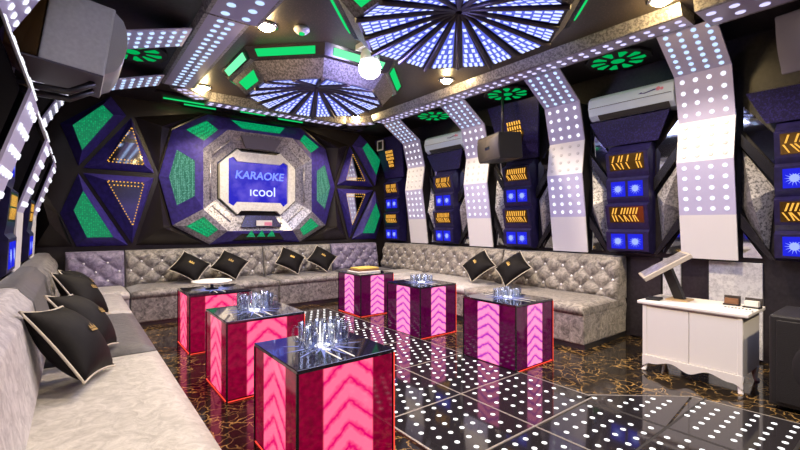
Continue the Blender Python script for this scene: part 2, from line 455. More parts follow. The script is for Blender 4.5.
# ------------------------------------------------------------------ wall bays: lamp towers, silver facets, green rosettes
def lamp_tower(side, yc, label, hexwin=False):
    def X(d): return XR - d if side > 0 else XL + d*.5
    def P(d, y, h): return Vector((X(d), yc + y, h))
    th = thing('lamp_tower', label, 'lamp tower', (X(0), yc, .97), 'towers of amber and blue lamps')
    w = .225
    levels = [(.97, 1.23, 'b'), (1.26, 1.53, 'a'), (1.56, 1.82, 'b'), (1.85, 2.12, 'a')]
    body = MB()
    prof = [(.12, .97)]
    for (h0, h1, k) in levels:
        prof += [(.20, h0+.03), (.24 if k == 'a' else .22, h1-.02), (.18, h1+.01)]
    prof += [(.12, 2.2), (.02, 2.2), (.02, .97)]
    body.slab([P(d, -w, h) for d, h in prof], (0, 2*w, 0)); body.build('tower_body', M['towerp'], th)
    for (h0, h1, k) in levels:
        d0, d1 = .20+.003, (.24 if k == 'a' else .22)+.003
        hh0, hh1 = h0+.035, h1-.025
        def Q(u, v, off=0): return P(d0 + (d1-d0)*v + off, -w*.82 + 2*w*.82*u, hh0+(hh1-hh0)*v)
        if k == 'a':
            win = MB(); win.slab([Q(0,.1), Q(1,.1), Q(1,.95), Q(0,.95)], (.012*(1 if side > 0 else -1), 0, 0))
            dm = MB(); a = [Q(.06,.18,.006), Q(.94,.18,.006), Q(.94,.88,.006), Q(.06,.88,.006)]
            rnd = random.Random(int(yc*100)+int(h0*100))
            for i in range(10):
                u0 = .05 + .86*i/10; sh = rnd.uniform(.0, .10)
                if rnd.random() < .12: continue
                dm.poly([Q(u0, .16, .006), Q(u0+.03, .16, .006), Q(min(.97, u0+.09+sh), .50, .006), Q(min(.94, u0+.05+sh), .50, .006)])
                dm.poly([Q(min(.96, u0+.06), .55, .006), Q(min(.98, u0+.10), .55, .006), Q(u0+.04, .88, .006), Q(u0+.0, .88, .006)])
            win.add(dm, M['e_amber']).build('amber_window', M['amberback'], th)
        else:
            for s in (0, 1):
                u0 = .04 + .5*s
                lamp = MB().slab([Q(u0,.08), Q(u0+.42,.08), Q(u0+.42,.92), Q(u0,.92)], (.012*(1 if side > 0 else -1), 0, 0))
                core = MB(); c = Q(u0+.21, .5, .004)
                nst = 14
                for q in range(nst):
                    an = 2*PI*q/nst
                    def R(rr, a): return c + Vector((0, rr*math.cos(a), rr*math.sin(a)))
                    core.poly([R(.02, an-.2), R(.07, an), R(.02, an+.2)])
                core.disc(c + Vector((X(.002)-X(0), 0, 0)), (0,1,0), (0,0,1), .034, 12)
                lamp.add(core, M['e_bluecore']).build('blue_lamp', M['e_bluebox'], th)
    # tilted glitter panel above
    hood = MB(); zt = 2.98 if hexwin else 2.5
    hood.slab([P(.14, -w*1.3, 2.21), P(.14, w*1.3, 2.21), P(.32 if hexwin else .2, w*1.9, zt), P(.32 if hexwin else .2, -w*1.9, zt)], (.03*(1 if side > 0 else -1), 0, .01))
    ho = hood.build('glitter_hood', M['navy'], th)
    if hexwin:
        hx = MB(); pts = []
        for (y, h) in ((-.13, 2.56), (-.08, 2.72), (.1, 2.72), (.14, 2.58), (.06, 2.38), (-.06, 2.38)):
            d = .14 + (.32-.14)*(h-2.21)/(2.98-2.21)
            pts.append(P(d+.006, y, h))
        win = MB().slab(pts, (.01*(1 if side > 0 else -1), 0, 0))
        dm = MB()
        for i in range(6):
            for j in range(5):
                h = 2.42 + .065*j; y = -.10 + .04*i
                if j < 2 and abs(y) > .07: continue
                d = .14 + (.32-.14)*(h-2.21)/(2.98-2.21)
                dm.poly([P(d+.012, y, h), P(d+.012, y+.022, h), P(d+.022, y+.03, h+.05), P(d+.022, y+.008, h+.05)])
        win.add(dm, M['e_amber']).build('amber_window', M['amberback'], th)
    return th

def side_facets(side, y_in, y_out, label):
    """kite of silver marble facets between a tower (y_in) and a light panel (y_out)"""
    def X(d): return XR - d if side > 0 else XL + d
    def P(d, y, h): return Vector((X(d), y, h))
    th = thing('faceted_wall_panel', label, 'wall panel', (X(0), (y_in+y_out)/2, .97), 'silver facet panels beside the lamp towers')
    f = lambda t: y_out + (y_in - y_out)*t
    apex = P(.21, f(.45), 1.52)
    ring = [P(.02, f(.02), 2.02), P(.04, f(.95), 1.62), P(.02, f(.75), .99), P(.02, f(.02), 1.45)]
    for i in range(4):
        MB().poly([ring[i], ring[(i+1) % 4], apex]).build('facet', M['silver'] if i in (0, 1) else M['silver2'], th, recalc=False)
    # black crossing bars and mirror slips above and below
    up = MB(); up.slab([P(.10, f(.05), 2.16), P(.10, f(.05), 2.04), P(.10, f(1.0), 1.66), P(.10, f(1.0), 1.80)], (-.05*side*-1, 0, 0)); up.build('black_bar', M['black'], th)
    dn = MB(); dn.slab([P(.10, f(.05), 1.40), P(.10, f(.05), 1.26), P(.10, f(.85), .97), P(.10, f(1.0), .97)], (-.05*side*-1, 0, 0)); dn.build('black_bar', M['black'], th)
    mp = MB(); mp.slab([P(.06, f(.10), 2.19), P(.06, f(.95), 1.84), P(.06, f(.95), 2.12), P(.06, f(.10), 2.42)], (.02*side, 0, 0)); mp.build('mirror_slip', M['mirror'], th)
    m2 = MB(); m2.slab([P(.05, f(.08), 1.22), P(.05, f(.62), .98), P(.05, f(.08), .98)], (.02*side, 0, 0)); m2.build('mirror_slip', M['mirror'], th)
    return th

def rosette(xc, yc, label):
    th = thing('ceiling_rosette', label, 'rosette', (xc, yc, ZS-.02), 'green lit rosettes in the dark soffit')
    z = ZS-.021; n = 12; R = .30
    d = MB(); d.slab([Vector((xc+(R+.03)*math.cos(2*PI*k/n), yc+(R+.03)*math.sin(2*PI*k/n), z)) for k in range(n)], (0,0,-.03)); 
    g = MB(); w_ = .8
    for k in range(10):
        a = 2*PI*k/10
        def Pp(r, da): return Vector((xc+r*math.cos(a+da), yc+r*math.sin(a+da), z-.032))
        g.poly([Pp(.12, -.10), Pp(.26, -.20), Pp(.27, .05), Pp(.24, .20), Pp(.13, .12)])
    c = MB(); c.disc((xc, yc, z-.033), (1,0,0), (0,1,0), .07, 12); d.add(g, M['e_rosette']).add(c, M['e_rosette']).build('rosette_plate', M['matte'], th, recalc=False)
    return th

BAYS = [.66, 2.14, 3.62, 5.10, 6.55]
names_r = ['tower of amber and blue lamps above the floor speaker at the right edge',
           'tower of amber and blue lamps under the near air conditioner',
           'tower of amber and blue lamps behind the hanging black speaker',
           'tower of amber and blue lamps under the far air conditioner',
           'tower of amber and blue lamps in the right back corner']
for i, y in enumerate(BAYS):
    lamp_tower(1, y, names_r[i], hexwin=(i in (2, 4)))
for y, l in zip(BAYS[1:4], ['tower of amber and blue lamps on left wall, nearest the camera', 'tower of amber and blue lamps on left wall, below the big grey speaker', 'tower of amber and blue lamps on left wall, closest to the back wall']):
    lamp_tower(-1, y, l, hexwin=False)
fl = [(.66, 1, 'silver faceted wall panel above the right end of the white cabinet'),
      (2.14, -1, 'silver faceted wall panel directly left of the light panel behind the cabinet'),
      (2.14, 1, 'silver faceted wall panel above the end of the right sofa, left of the nearer tower'),
      (3.62, -1, 'silver faceted wall panel right of the tower behind the hanging speaker'),
      (3.62, 1, 'silver faceted wall panel left of the tower behind the hanging speaker'),
      (5.10, -1, 'silver faceted wall panel right of the tower under the far air conditioner'),
      (5.10, 1, 'silver faceted wall panel left of the tower under the far air conditioner')]
for yb, s, l in fl:
    side_facets(1, yb + s*.235, yb + s*.50, l)
for xc, yb, l in [(4.68, 2.14, 'green lit rosette in the soffit above the near air conditioner'), (4.68, 3.62, 'green lit rosette in the soffit above the hanging black speaker'),
               (4.68, 5.10, 'green lit rosette in the soffit above the far air conditioner'), (.47, 5.10, 'green lit rosette in the left soffit beside the big grey speaker')]:
    rosette(xc, yb, l)
# marble wainscot slabs low on the right wall
for (y0, y1, mt, l) in [(1.0, 1.42, 'whitemarble', 'pale marble slab low on the wall behind the right half of the cabinet'),
                        (1.67, 1.84, 'whitemarble', 'narrow pale marble slab on the wall behind the tilted touchscreen'),
                        (1.86, 2.18, 'soffit', 'dark slab low on the wall beside the right sofa end')]:
    o = MB().box(XR-.03, XR-.001, y0, y1, .02, .93).build('wainscot_slab', M[mt], None, bevel=.004); tag(o, l, 'wall slab')

# ------------------------------------------------------------------ air conditioners
def air_conditioner(yc, label):
    th = thing('air_conditioner', label, 'air conditioner', (XR, yc, 2.50), 'wall air conditioners')
    L = .45
    prof = [(.0, 2.52), (.20, 2.52), (.26, 2.57), (.285, 2.66), (.27, 2.76), (.22, 2.80), (0, 2.80)]
    MB().slab([Vector((XR-d, yc-L, h)) for d, h in prof], (0, 2*L, 0)).build('housing', M['acblue'], th, bevel=.008)
    MB().slab([Vector((XR-d, yc-L+.05, h)) for d, h in ((.205, 2.521), (.262, 2.571), (.265, 2.563), (.21, 2.515))], (0, 2*L-.16, 0)).build('air_outlet', M['darkmetal'], th)
    v = MB()
    for k in range(12): v.box(XR-.262, XR-.205, yc-L+.09+.065*k, yc-L+.094+.065*k, 2.512, 2.516)
    MB().slab([Vector((XR-d, yc-L+.02, h)) for d, h in ((.2885, 2.655), (.2885, 2.66), (.286, 2.66), (.286, 2.655))], (0, 2*L-.04, 0)).build('panel_seam', M['darkmetal'], th)
    # coloured picture on the front panel
    pic = MB()
    def F(u, v): # on sloping face .285/2.66 -> .27/2.76
        return Vector((XR-(.288+(.273-.288)*v), yc+L-2*L*u, 2.665+(2.755-2.665)*v))
    for (u, vv, r) in ((.84, .62, .022), (.88, .55, .016)):
        c = F(u, vv); pic.disc(c, (0,1,0), (.15,0,1), r, 10)
    pic.build('flower_print', M['pink'], th, recalc=False)
    p2 = MB(); p2.poly([F(.62,.45), F(.70,.35), F(.84,.60), F(.80,.70), F(.70,.48)]); p2.poly([F(.62,.45), F(.66,.62), F(.665,.45)])
    p2.build('bird_print', M['navyp'], th, recalc=False)
    return th
air_conditioner(2.10, 'white air conditioner on right wall under the larger green rosette, nearest the cabinet')
air_conditioner(5.05, 'white air conditioner on right wall farther off, between two light panels near the back corner')

# ------------------------------------------------------------------ back wall: screen and octagonal surround
SX, SZ = 2.45, 1.99
YW = YB
def W(x, z, d=0): return Vector((x, YW - d, z))
def oct_pts(hw, hh, ch, chv=None):
    chv = chv or ch
    return [(SX-hw, SZ+hh-chv), (SX-hw+ch, SZ+hh), (SX+hw-ch, SZ+hh), (SX+hw, SZ+hh-chv), (SX+hw, SZ-hh+chv), (SX+hw-ch, SZ-hh), (SX-hw+ch, SZ-hh), (SX-hw, SZ-hh+chv)]
frame = thing('octagonal_screen_surround', 'large octagonal faceted surround with green windows around the blue wall screen', 'wall surround', (SX, YW, SZ))
# white frame ring
no = [(SX-.63, SZ+.28), (SX-.36, SZ+.53), (SX-.30, SZ+.49), (SX+.30, SZ+.49), (SX+.36, SZ+.53), (SX+.63, SZ+.28), (SX+.63, SZ-.28), (SX+.36, SZ-.53), (SX+.30, SZ-.47), (SX-.30, SZ-.47), (SX-.36, SZ-.53), (SX-.63, SZ-.28)]
ni = [(SX-.50, SZ+.36), (SX-.42, SZ+.40), (SX-.36, SZ+.33), (SX+.36, SZ+.33), (SX+.42, SZ+.38), (SX+.50, SZ+.33), (SX+.50, SZ-.33), (SX+.42, SZ-.40), (SX+.36, SZ-.33), (SX-.36, SZ-.33), (SX-.42, SZ-.40), (SX-.50, SZ-.35)]
cf = MB()
for i in range(12):
    j = (i+1) % 12
    cf.poly([W(*no[i], .12), W(*no[j], .12), W(*ni[j], .12), W(*ni[i], .12)])
    cf.poly([W(*ni[i], .12), W(*ni[j], .12), W(*ni[j], .06), W(*ni[i], .06)])
    cf.poly([W(*no[j], .12), W(*no[i], .12), W(*no[i], .0), W(*no[j], .0)])
cf.build('cream_frame', M['creamframe'], frame)
# inner silver facets: octagon to octagon
i8 = oct_pts(.66, .55, .29, .26); m8 = oct_pts(.90, .80, .36, .34)
o8 = [(1.16, 2.72), (1.66, 3.03), (3.22, 3.03), (3.72, 2.70), (3.72, 1.28), (3.20, .98), (1.68, .98), (1.16, 1.28)]
pt_l, pt_r = (.98, 2.0), (3.92, 2.0)
for i in range(8):
    j = (i+1) % 8
    q = MB(); q.poly([W(*i8[i], .06), W(*i8[j], .06), W(*m8[j], .22), W(*m8[i], .22)])
    e1 = lerp(W(*i8[i], .06), W(*m8[i], .22), .5); e2 = lerp(W(*i8[j], .06), W(*m8[j], .22), .5)
    q.tube([lerp(e1, e2, .08)+Vector((0,-.01,0)), lerp(e1, e2, .92)+Vector((0,-.01,0))], .014, 6)
    q.build('inner_facet', M['silver2'] if i not in (2, 4, 5, 6) else M['silver'], frame)
# black bump at top and bottom of the inner ring
for zz, s in ((SZ+.60, 1), (SZ-.60, -1)):
    MB().slab([W(SX-.34, zz+s*.14, .24), W(SX+.34, zz+s*.14, .24), W(SX+.24, zz-s*.05, .17), W(SX-.24, zz-s*.05, .17)], (0, .05, 0)).build('dark_bump', M['navy' if s < 0 else 'purplebox'], frame)
# outer panels with green windows
for i in range(8):
    j = (i+1) % 8
    outer = [o8[i], o8[j]]
    poly = [m8[i], m8[j], o8[j]]
    if i == 7: poly += [pt_l]       # left
    if i == 3: poly += [pt_r]
    poly += [o8[i]]
    dd = [.22, .22] + [.04]*(len(poly)-2)
    pts = [W(*p, d) for p, d in zip(poly, dd)]
    c = sum(pts, Vector())/len(pts)
    mb = MB()
    inn = [lerp(p, c, .42) for p in pts]
    lift = Vector((0, -.03, 0))
    for a in range(len(pts)):
        b2 = (a+1) % len(pts)
        mb.poly([pts[a], pts[b2], inn[b2]+lift, inn[a]+lift])
    mat = M['silver2'] if i in (4, 6) else M['navyp']  # lower diagonals silver: light on their upward faces put into the colour
    o = mb.build('outer_panel', mat, frame)
    if i == 5:   # bottom: small green triangles
        g = MB()
        for k in range(3):
            x0 = SX-.24+.17*k
            g.poly([W(x0, 1.09, .19), W(x0+.14, 1.09, .19), W(x0+.07, 1.20, .235)])
        MB().poly([p+lift*.6 for p in inn]).add(g, M['green']).build('green_window', M['black'], o, recalc=False)
    else:
        MB().poly([p+lift*.8 for p in inn]).build('green_window', M['greygreen' if i in (3, 7) else 'green'], o, recalc=False)
card = MB().box(SX-.10, SX+.16, YW-.262, YW-.245, 1.27, 1.36).build('notice_card', M['paper'], None)
tag(card, 'small white and pink notice card below the blue wall screen', 'card')
MB().box(SX+.03, SX+.155, YW-.265, YW-.2622, 1.275, 1.33).build('card_print', M['pink'], card)
# screen
scr = thing('wall_screen', 'blue wall screen with glowing lettering inside the cream frame', 'screen', (SX, YW-.05, SZ))
so = MB().slab([W(*p, .07) for p in ni], (0, .03, 0)).build('screen_picture', M['e_screen'], scr)
def text(body, size, x, z, mat, parent, shear=0, ext=.002, bold=.0):
    cu = bpy.data.curves.new('lettering', 'FONT'); cu.body = body; cu.size = size; cu.align_x = 'CENTER'; cu.extrude = ext; cu.shear = shear; cu.offset = bold
    tmp = bpy.data.objects.new('lettering_curve', cu); me = bpy.data.meshes.new_from_object(tmp); me.name = 'lettering'
    me.materials.clear(); me.materials.append(mat); bpy.data.objects.remove(tmp)
    o = bpy.data.objects.new('lettering', me); COL.objects.link(o)
    o.parent = parent; o.rotation_euler = (PI/2, 0, 0); o.location = Vector((x, YW-.075, z)) - parent_loc(parent)
    return o
text('KARAOKE', .18, SX+.02, SZ+.06, M['e_text'], so, .15, bold=.004)
text('ıcool', .23, SX+.07, SZ-.22, M['e_text2'], so, 0)
# triangle clusters on both sides
def tri_panel(pts, win, wmat, label, name='triangle_wall_panel', mat='navyp', depth=.14, leds=None):
    pts = [Vector(p) for p in pts]; c = sum(pts, Vector())/len(pts)
    th = thing(name, label, 'wall panel', (c.x, YW, c.y), 'angular panels on the back wall')
    mb = MB(); P = [W(p.x, p.y, .02) for p in pts]; wi = [W(p[0], p[1], depth) for p in win]
    n = len(P)
    for i in range(n):
        j = (i+1) % n
        mb.poly([P[i], P[j], wi[j], wi[i]])
    mb.build('bevel_frame', M[mat], th)
    wm = MB().poly([p + Vector((0, .012, 0)) for p in wi])
    if leds:
        dm = MB(); cc = sum(wi, Vector())/n
        for ring, sc_ in ((0, .96), (1, .72)):
            for i in range(n):
                a = lerp(cc, wi[i], sc_); b2 = lerp(cc, wi[(i+1) % n], sc_)
                k = max(4, int((b2-a).length/.04))
                if ring and i != 0: continue
                for q in range(k):
                    dm.disc(lerp(a, b2, (q+.5)/k) + Vector((0, .009, 0)), (1,0,0), (0,0,1), .0095, 6)
        wm.add(dm, leds)
    wm.build('window_panel', wmat, th, recalc=False)
    return th
def V2(x, z): return Vector((x, z, 0))
def cluster(mx, side):
    f = lambda x: x if side < 0 else 2*SX - x
    L = lambda pts: [V2(f(x), z) for x, z in pts]
    sd = 'left' if side < 0 else 'right'
    T = [(.09, 2.06), (.92, 2.05), (.64, 2.82)]
    tri_panel(L(T), [(f(.34), 2.15), (f(.79), 2.14), (f(.64), 2.68)], M['fanback'] if 0 else M['mirror'], f'upward triangle mirror panel with amber lights, {sd} of the wall screen', leds=M['e_amber'])
    T = [(.09, 1.99), (.92, 1.98), (.65, 1.02)]
    tri_panel(L(T), [(f(.34), 1.90), (f(.79), 1.89), (f(.65), 1.26)], M['mirror'], f'downward triangle mirror panel with amber lights, {sd} of the wall screen', leds=M['e_amber'])
    T = [(.04, 1.98), (.60, 1.00), (.02, 1.00), (-.15, 1.44)]
    tri_panel(L(T), [(f(.09), 1.74), (f(.42), 1.12), (f(.13), 1.12), (f(-.01), 1.48)], M['green'], f'angular wall panel with green mesh window, lower {sd} of the screen')
    T = [(.04, 2.08), (.58, 2.84), (.40, 3.08), (-.15, 2.62)]
    tri_panel(L(T), [(f(.08), 2.28), (f(.42), 2.80), (f(.30), 2.92), (f(-.02), 2.60)], M['green'], f'angular wall panel with green mesh window, upper {sd} of the screen')
cluster(0, -1); cluster(0, 1)
# black pyramids between
def pyramid(pts, apex, label):
    c = sum((V2(*p) for p in pts), Vector())/len(pts)
    mb = MB(); n = len(pts)
    for i in range(n): mb.poly([W(*pts[i], .01), W(*pts[(i+1) % n], .01), W(*apex, .2)])
    tag(mb.build('black_pyramid_panel', M['blackfacet'], None), label, 'wall panel', 'angular panels on the back wall')
pyramid([(.98, 1.95), (1.16, 1.26), (1.62, .98), (.70, 1.0)], (1.02, 1.25), 'glossy black pyramid panel low on the back wall, left of the screen')
pyramid([(.98, 2.06), (.68, 2.84), (1.62, 3.05), (1.16, 2.74)], (1.0, 2.72), 'glossy black pyramid panel high on the back wall, left of the screen')
pyramid([(3.92, 1.95), (3.74, 1.26), (3.28, .98), (4.20, 1.0)], (3.88, 1.25), 'glossy black pyramid panel low on the back wall, right of the screen')
pyramid([(3.92, 2.06), (4.22, 2.84), (3.28, 3.05), (3.74, 2.74)], (3.9, 2.72), 'glossy black pyramid panel high on the back wall, right of the screen')
pyramid([(-.40, 1.0), (-.02, 1.0), (-.17, 1.44), (-.40, 1.9)], (-.25, 1.3), 'glossy black pyramid panel on the back wall in the left corner')
# green light lines on the soffit before the back wall
for i, (x0, x1, y) in enumerate([(1.0, 1.55, 6.78), (1.3, 1.75, 6.95), (2.1, 2.5, 6.85), (2.75, 3.2, 6.92)]):
    o = MB().box(x0, x1, y, y+.02, ZS-.035, ZS-.0205).build('green_light_line', M['e_green'])
    tag(o, ['thin green light line in the soffit nearest the left back corner', 'second thin green light line from the left back corner', 'thin green light line in the soffit above the left half of the screen', 'thin green light line in the soffit above the right half of the screen'][i], 'light line', 'green light lines in the soffit')
# vent and small square frame near the corner
vt = thing('soffit_vent', 'small grey vent in the soffit near the right back corner', 'vent', (4.15, 6.8, ZS-.02))
MB().box(3.98, 4.32, 6.70, 6.90, ZS-.04, ZS-.021).build('vent_frame', M['darkmetal'], vt)
vb = MB()
for k in range(6): vb.box(4.0, 4.3, 6.715+.03*k, 6.73+.03*k, ZS-.046, ZS-.041)
vb.build('vent_slats', M['chrome'], vt)
sq = thing('square_wall_frame', 'small white square outline fixed high on the wall in the right back corner', 'frame', (XR-.36, 6.72, 2.85))
def sqp(y, h): return Vector((XR-.36, y, h))
fm = MB()
fm.box(XR-.37, XR-.355, 6.62, 6.82, 2.74, 2.765); fm.box(XR-.37, XR-.355, 6.62, 6.82, 2.915, 2.94)
fm.box(XR-.37, XR-.355, 6.62, 6.645, 2.765, 2.915); fm.box(XR-.37, XR-.355, 6.795, 6.82, 2.765, 2.915)
fm.build('white_border', M['white'], sq); MB().box(XR-.36, XR-.30, 6.63, 6.81, 2.75, 2.93).build('black_plate', M['matte'], sq)

# ------------------------------------------------------------------ ceiling domes
def dome(xc, yc, label):
    th = thing('ceiling_dome', label, 'ceiling light', (xc, yc, ZC), 'octagonal fan shaped ceiling lights')
    def ringp(R, h, off=0): return [Vector((xc+R*math.cos(PI/8+PI/4*k), yc+R*math.sin(PI/8+PI/4*k), h)) for k in range(8)]
    A = ringp(1.14, ZC-.001); B = ringp(1.06, 3.055); C_ = ringp(1.01, 3.045); D = ringp(.86, 2.88); cen = Vector((xc, yc, 3.08))
    for k in range(8):
        j = (k+1) % 8
        o = MB().poly([A[k], A[j], B[j], B[k]]).poly([B[k], B[j], C_[j], C_[k]]).build('ring_segment', M['stripbody'] if 0 else M['blackfacet'], th, recalc=False)
        # green bar on the sloping ring face
        def q(u, v): return lerp(lerp(A[k], A[j], u), lerp(B[k], B[j], u), v)
        nrm = (A[j]-A[k]).cross(B[k]-A[k]).normalized()
        mid = (A[k]+B[j])/2
        if nrm.dot(mid - Vector((xc, yc, mid.z))) < 0: nrm = -nrm
        g = MB(); g.slab([q(.12, .25)+nrm*.012, q(.88, .25)+nrm*.012, q(.88, .85)+nrm*.012, q(.12, .85)+nrm*.012], -nrm*.01)
        g.build('green_bar', M['e_greenw'] if k % 2 else M['e_green'], o)
        s = MB().poly([C_[k], C_[j], D[j], D[k]]).build('silver_facet', M['domegrey'], th, recalc=False)
        if k in (7, 3):
            def q2(u, v): return lerp(lerp(C_[k], C_[j], u), lerp(D[k], D[j], u), v) + Vector((0,0,-.006))
            MB().poly([q2(.15, .25), q2(.85, .25), q2(.80, .8), q2(.20, .8)]).build('green_bar', M['e_green'], s, recalc=False)
    # fan of 16 lit triangles
    fb = MB(); 
    rim = []
    for k in range(8):
        rim += [D[k], (D[k]+D[(k+1) % 8])/2]
    for k in range(16):
        a, b2 = rim[k], rim[(k+1) % 16]
        fb.poly([a, b2, cen])
    fb.build('fan_back', M['darkmetal'], th, recalc=False)
    for k in range(16): MB().tube([lerp(cen, rim[k], .04)+Vector((0,0,-.01)), rim[k]+Vector((0,0,-.01))], .022, 6).build('spoke', M['spokebrown'], th)
    for k in range(16):
        a, b2 = rim[k], rim[(k+1) % 16]
        dn = Vector((0, 0, -.006))
        i0 = lerp(a, b2, .16); i1 = lerp(a, b2, .84)
        t0 = lerp(cen, i0, .96)+dn; t1 = lerp(cen, i1, .96)+dn; tip = lerp(cen, (a+b2)/2, .18)+dn
        tr = MB().poly([t0, t1, tip])
        dm = MB(); rows = 8
        for r in range(rows):
            v = .04 + .90*r/rows
            p0 = lerp(t0, tip, v); p1 = lerp(t1, tip, v); wd = (p1-p0).length
            n = max(1, int(wd/.05))
            for q_ in range(n):
                c = lerp(p0, p1, (q_+.5)/n) + Vector((0,0,-.004))
                rad = (tip-(t0+t1)/2).normalized(); tan = (p1-p0).normalized()
                hl, hw = .032*(1-.5*v), .015
                dm.poly([c-tan*hw-rad*hl, c+tan*hw-rad*hl, c+tan*hw+rad*hl, c-tan*hw+rad*hl])
        tr.add(dm, M['e_fan']).build('fan_blade', M['fanback'], th, recalc=False)
    return th
dome(2.45, 4.88, 'octagonal fan shaped ceiling light with green edges, closer to the back wall')
dome(2.50, 2.42, 'octagonal fan shaped ceiling light with green edges, nearer and cut by the photo top')
# spinning stage light between the domes
dl = thing('stage_light', 'dazzling white stage light hanging between the two fan shaped ceiling lights', 'stage light', (2.42, 3.62, ZC))
MB().box(2.30, 2.54, 3.53, 3.71, ZC-.06, ZC-.001).build('mount_plate', M['white'], dl, bevel=.006)
MB().lathe((2.42, 3.62, 0), [(.0, 3.10), (.08, 3.10), (.10, 3.04), (.10, 2.99), (.09, 2.98), (0, 2.98)], 20).build('lamp_collar', M['white'], dl)
MB().lathe((2.42, 3.62, 0), [(.005, 2.985), (.095, 2.985), (.115, 2.93), (.105, 2.87), (.07, 2.83), (.005, 2.815)], 20).build('lamp_globe', M['e_disco'], dl)
sm = thing('ceiling_sensor', 'small round white sensor on the ceiling above the far dome', 'sensor', (1.70, 3.70, ZC))
MB().lathe((1.70, 3.70, 0), [(.0, ZC-.001), (.07, ZC-.001), (.075, ZC-.025), (.05, ZC-.05), (0, ZC-.055)], 20).build('sensor_body', M['white'], sm)
MB().lathe((1.70, 3.70, 0), [(.0, ZC-.054), (.03, ZC-.053), (.025, ZC-.065), (0, ZC-.068)], 14).build('sensor_lens', M['e_green'], sm)

# downlights
def spot(loc, watts, col=(1, .80, .55), ang=128, r=.06, blend=.35):
    l = bpy.data.lights.new('downlight_beam', 'SPOT'); l.energy = watts; l.color = col; l.spot_size = math.radians(ang); l.spot_blend = blend; l.shadow_soft_size = r
    o = bpy.data.objects.new('downlight_beam', l); COL.objects.link(o); o.location = loc
    return o
DL = [(1.42, 3.86, 'round warm downlight at the top, between the left light beam and the far dome'), (1.38, 6.10, 'round warm downlight in the left back corner of the ceiling'),
      (3.83, 6.16, 'round warm downlight in the right back corner of the ceiling'), (3.78, 3.88, 'round warm downlight right of the stage light, beside the long beam'),
      (3.83, 1.40, 'round warm downlight at the top right edge of the photo')]
for x, y, l in DL:
    th = thing('downlight', l, 'downlight', (x, y, ZC), 'warm ceiling downlights')
    MB().lathe((x, y, 0), [(.08, ZC-.001), (.105, ZC-.002), (.105, ZC-.015), (.08, ZC-.02)], 20).build('trim_ring', M['chrome'], th)
    MB().lathe((x, y, 0), [(.0, ZC-.05), (.04, ZC-.045), (.078, ZC-.012)], 20).build('lamp_lens', M['e_down'], th)
for x, y in [d[:2] for d in DL] + [(1.42, 1.4), (1.42, -1.1), (3.83, -1.1)]:
    spot((x, y, ZC-.06), 128, (1, .81, .58))
    gl = bpy.data.lights.new('downlight_glow', 'POINT'); gl.energy = 5; gl.color = (1, .72, .35); gl.shadow_soft_size = .05
    go = bpy.data.objects.new('downlight_glow', gl); COL.objects.link(go); go.location = (x, y, ZC-.13)

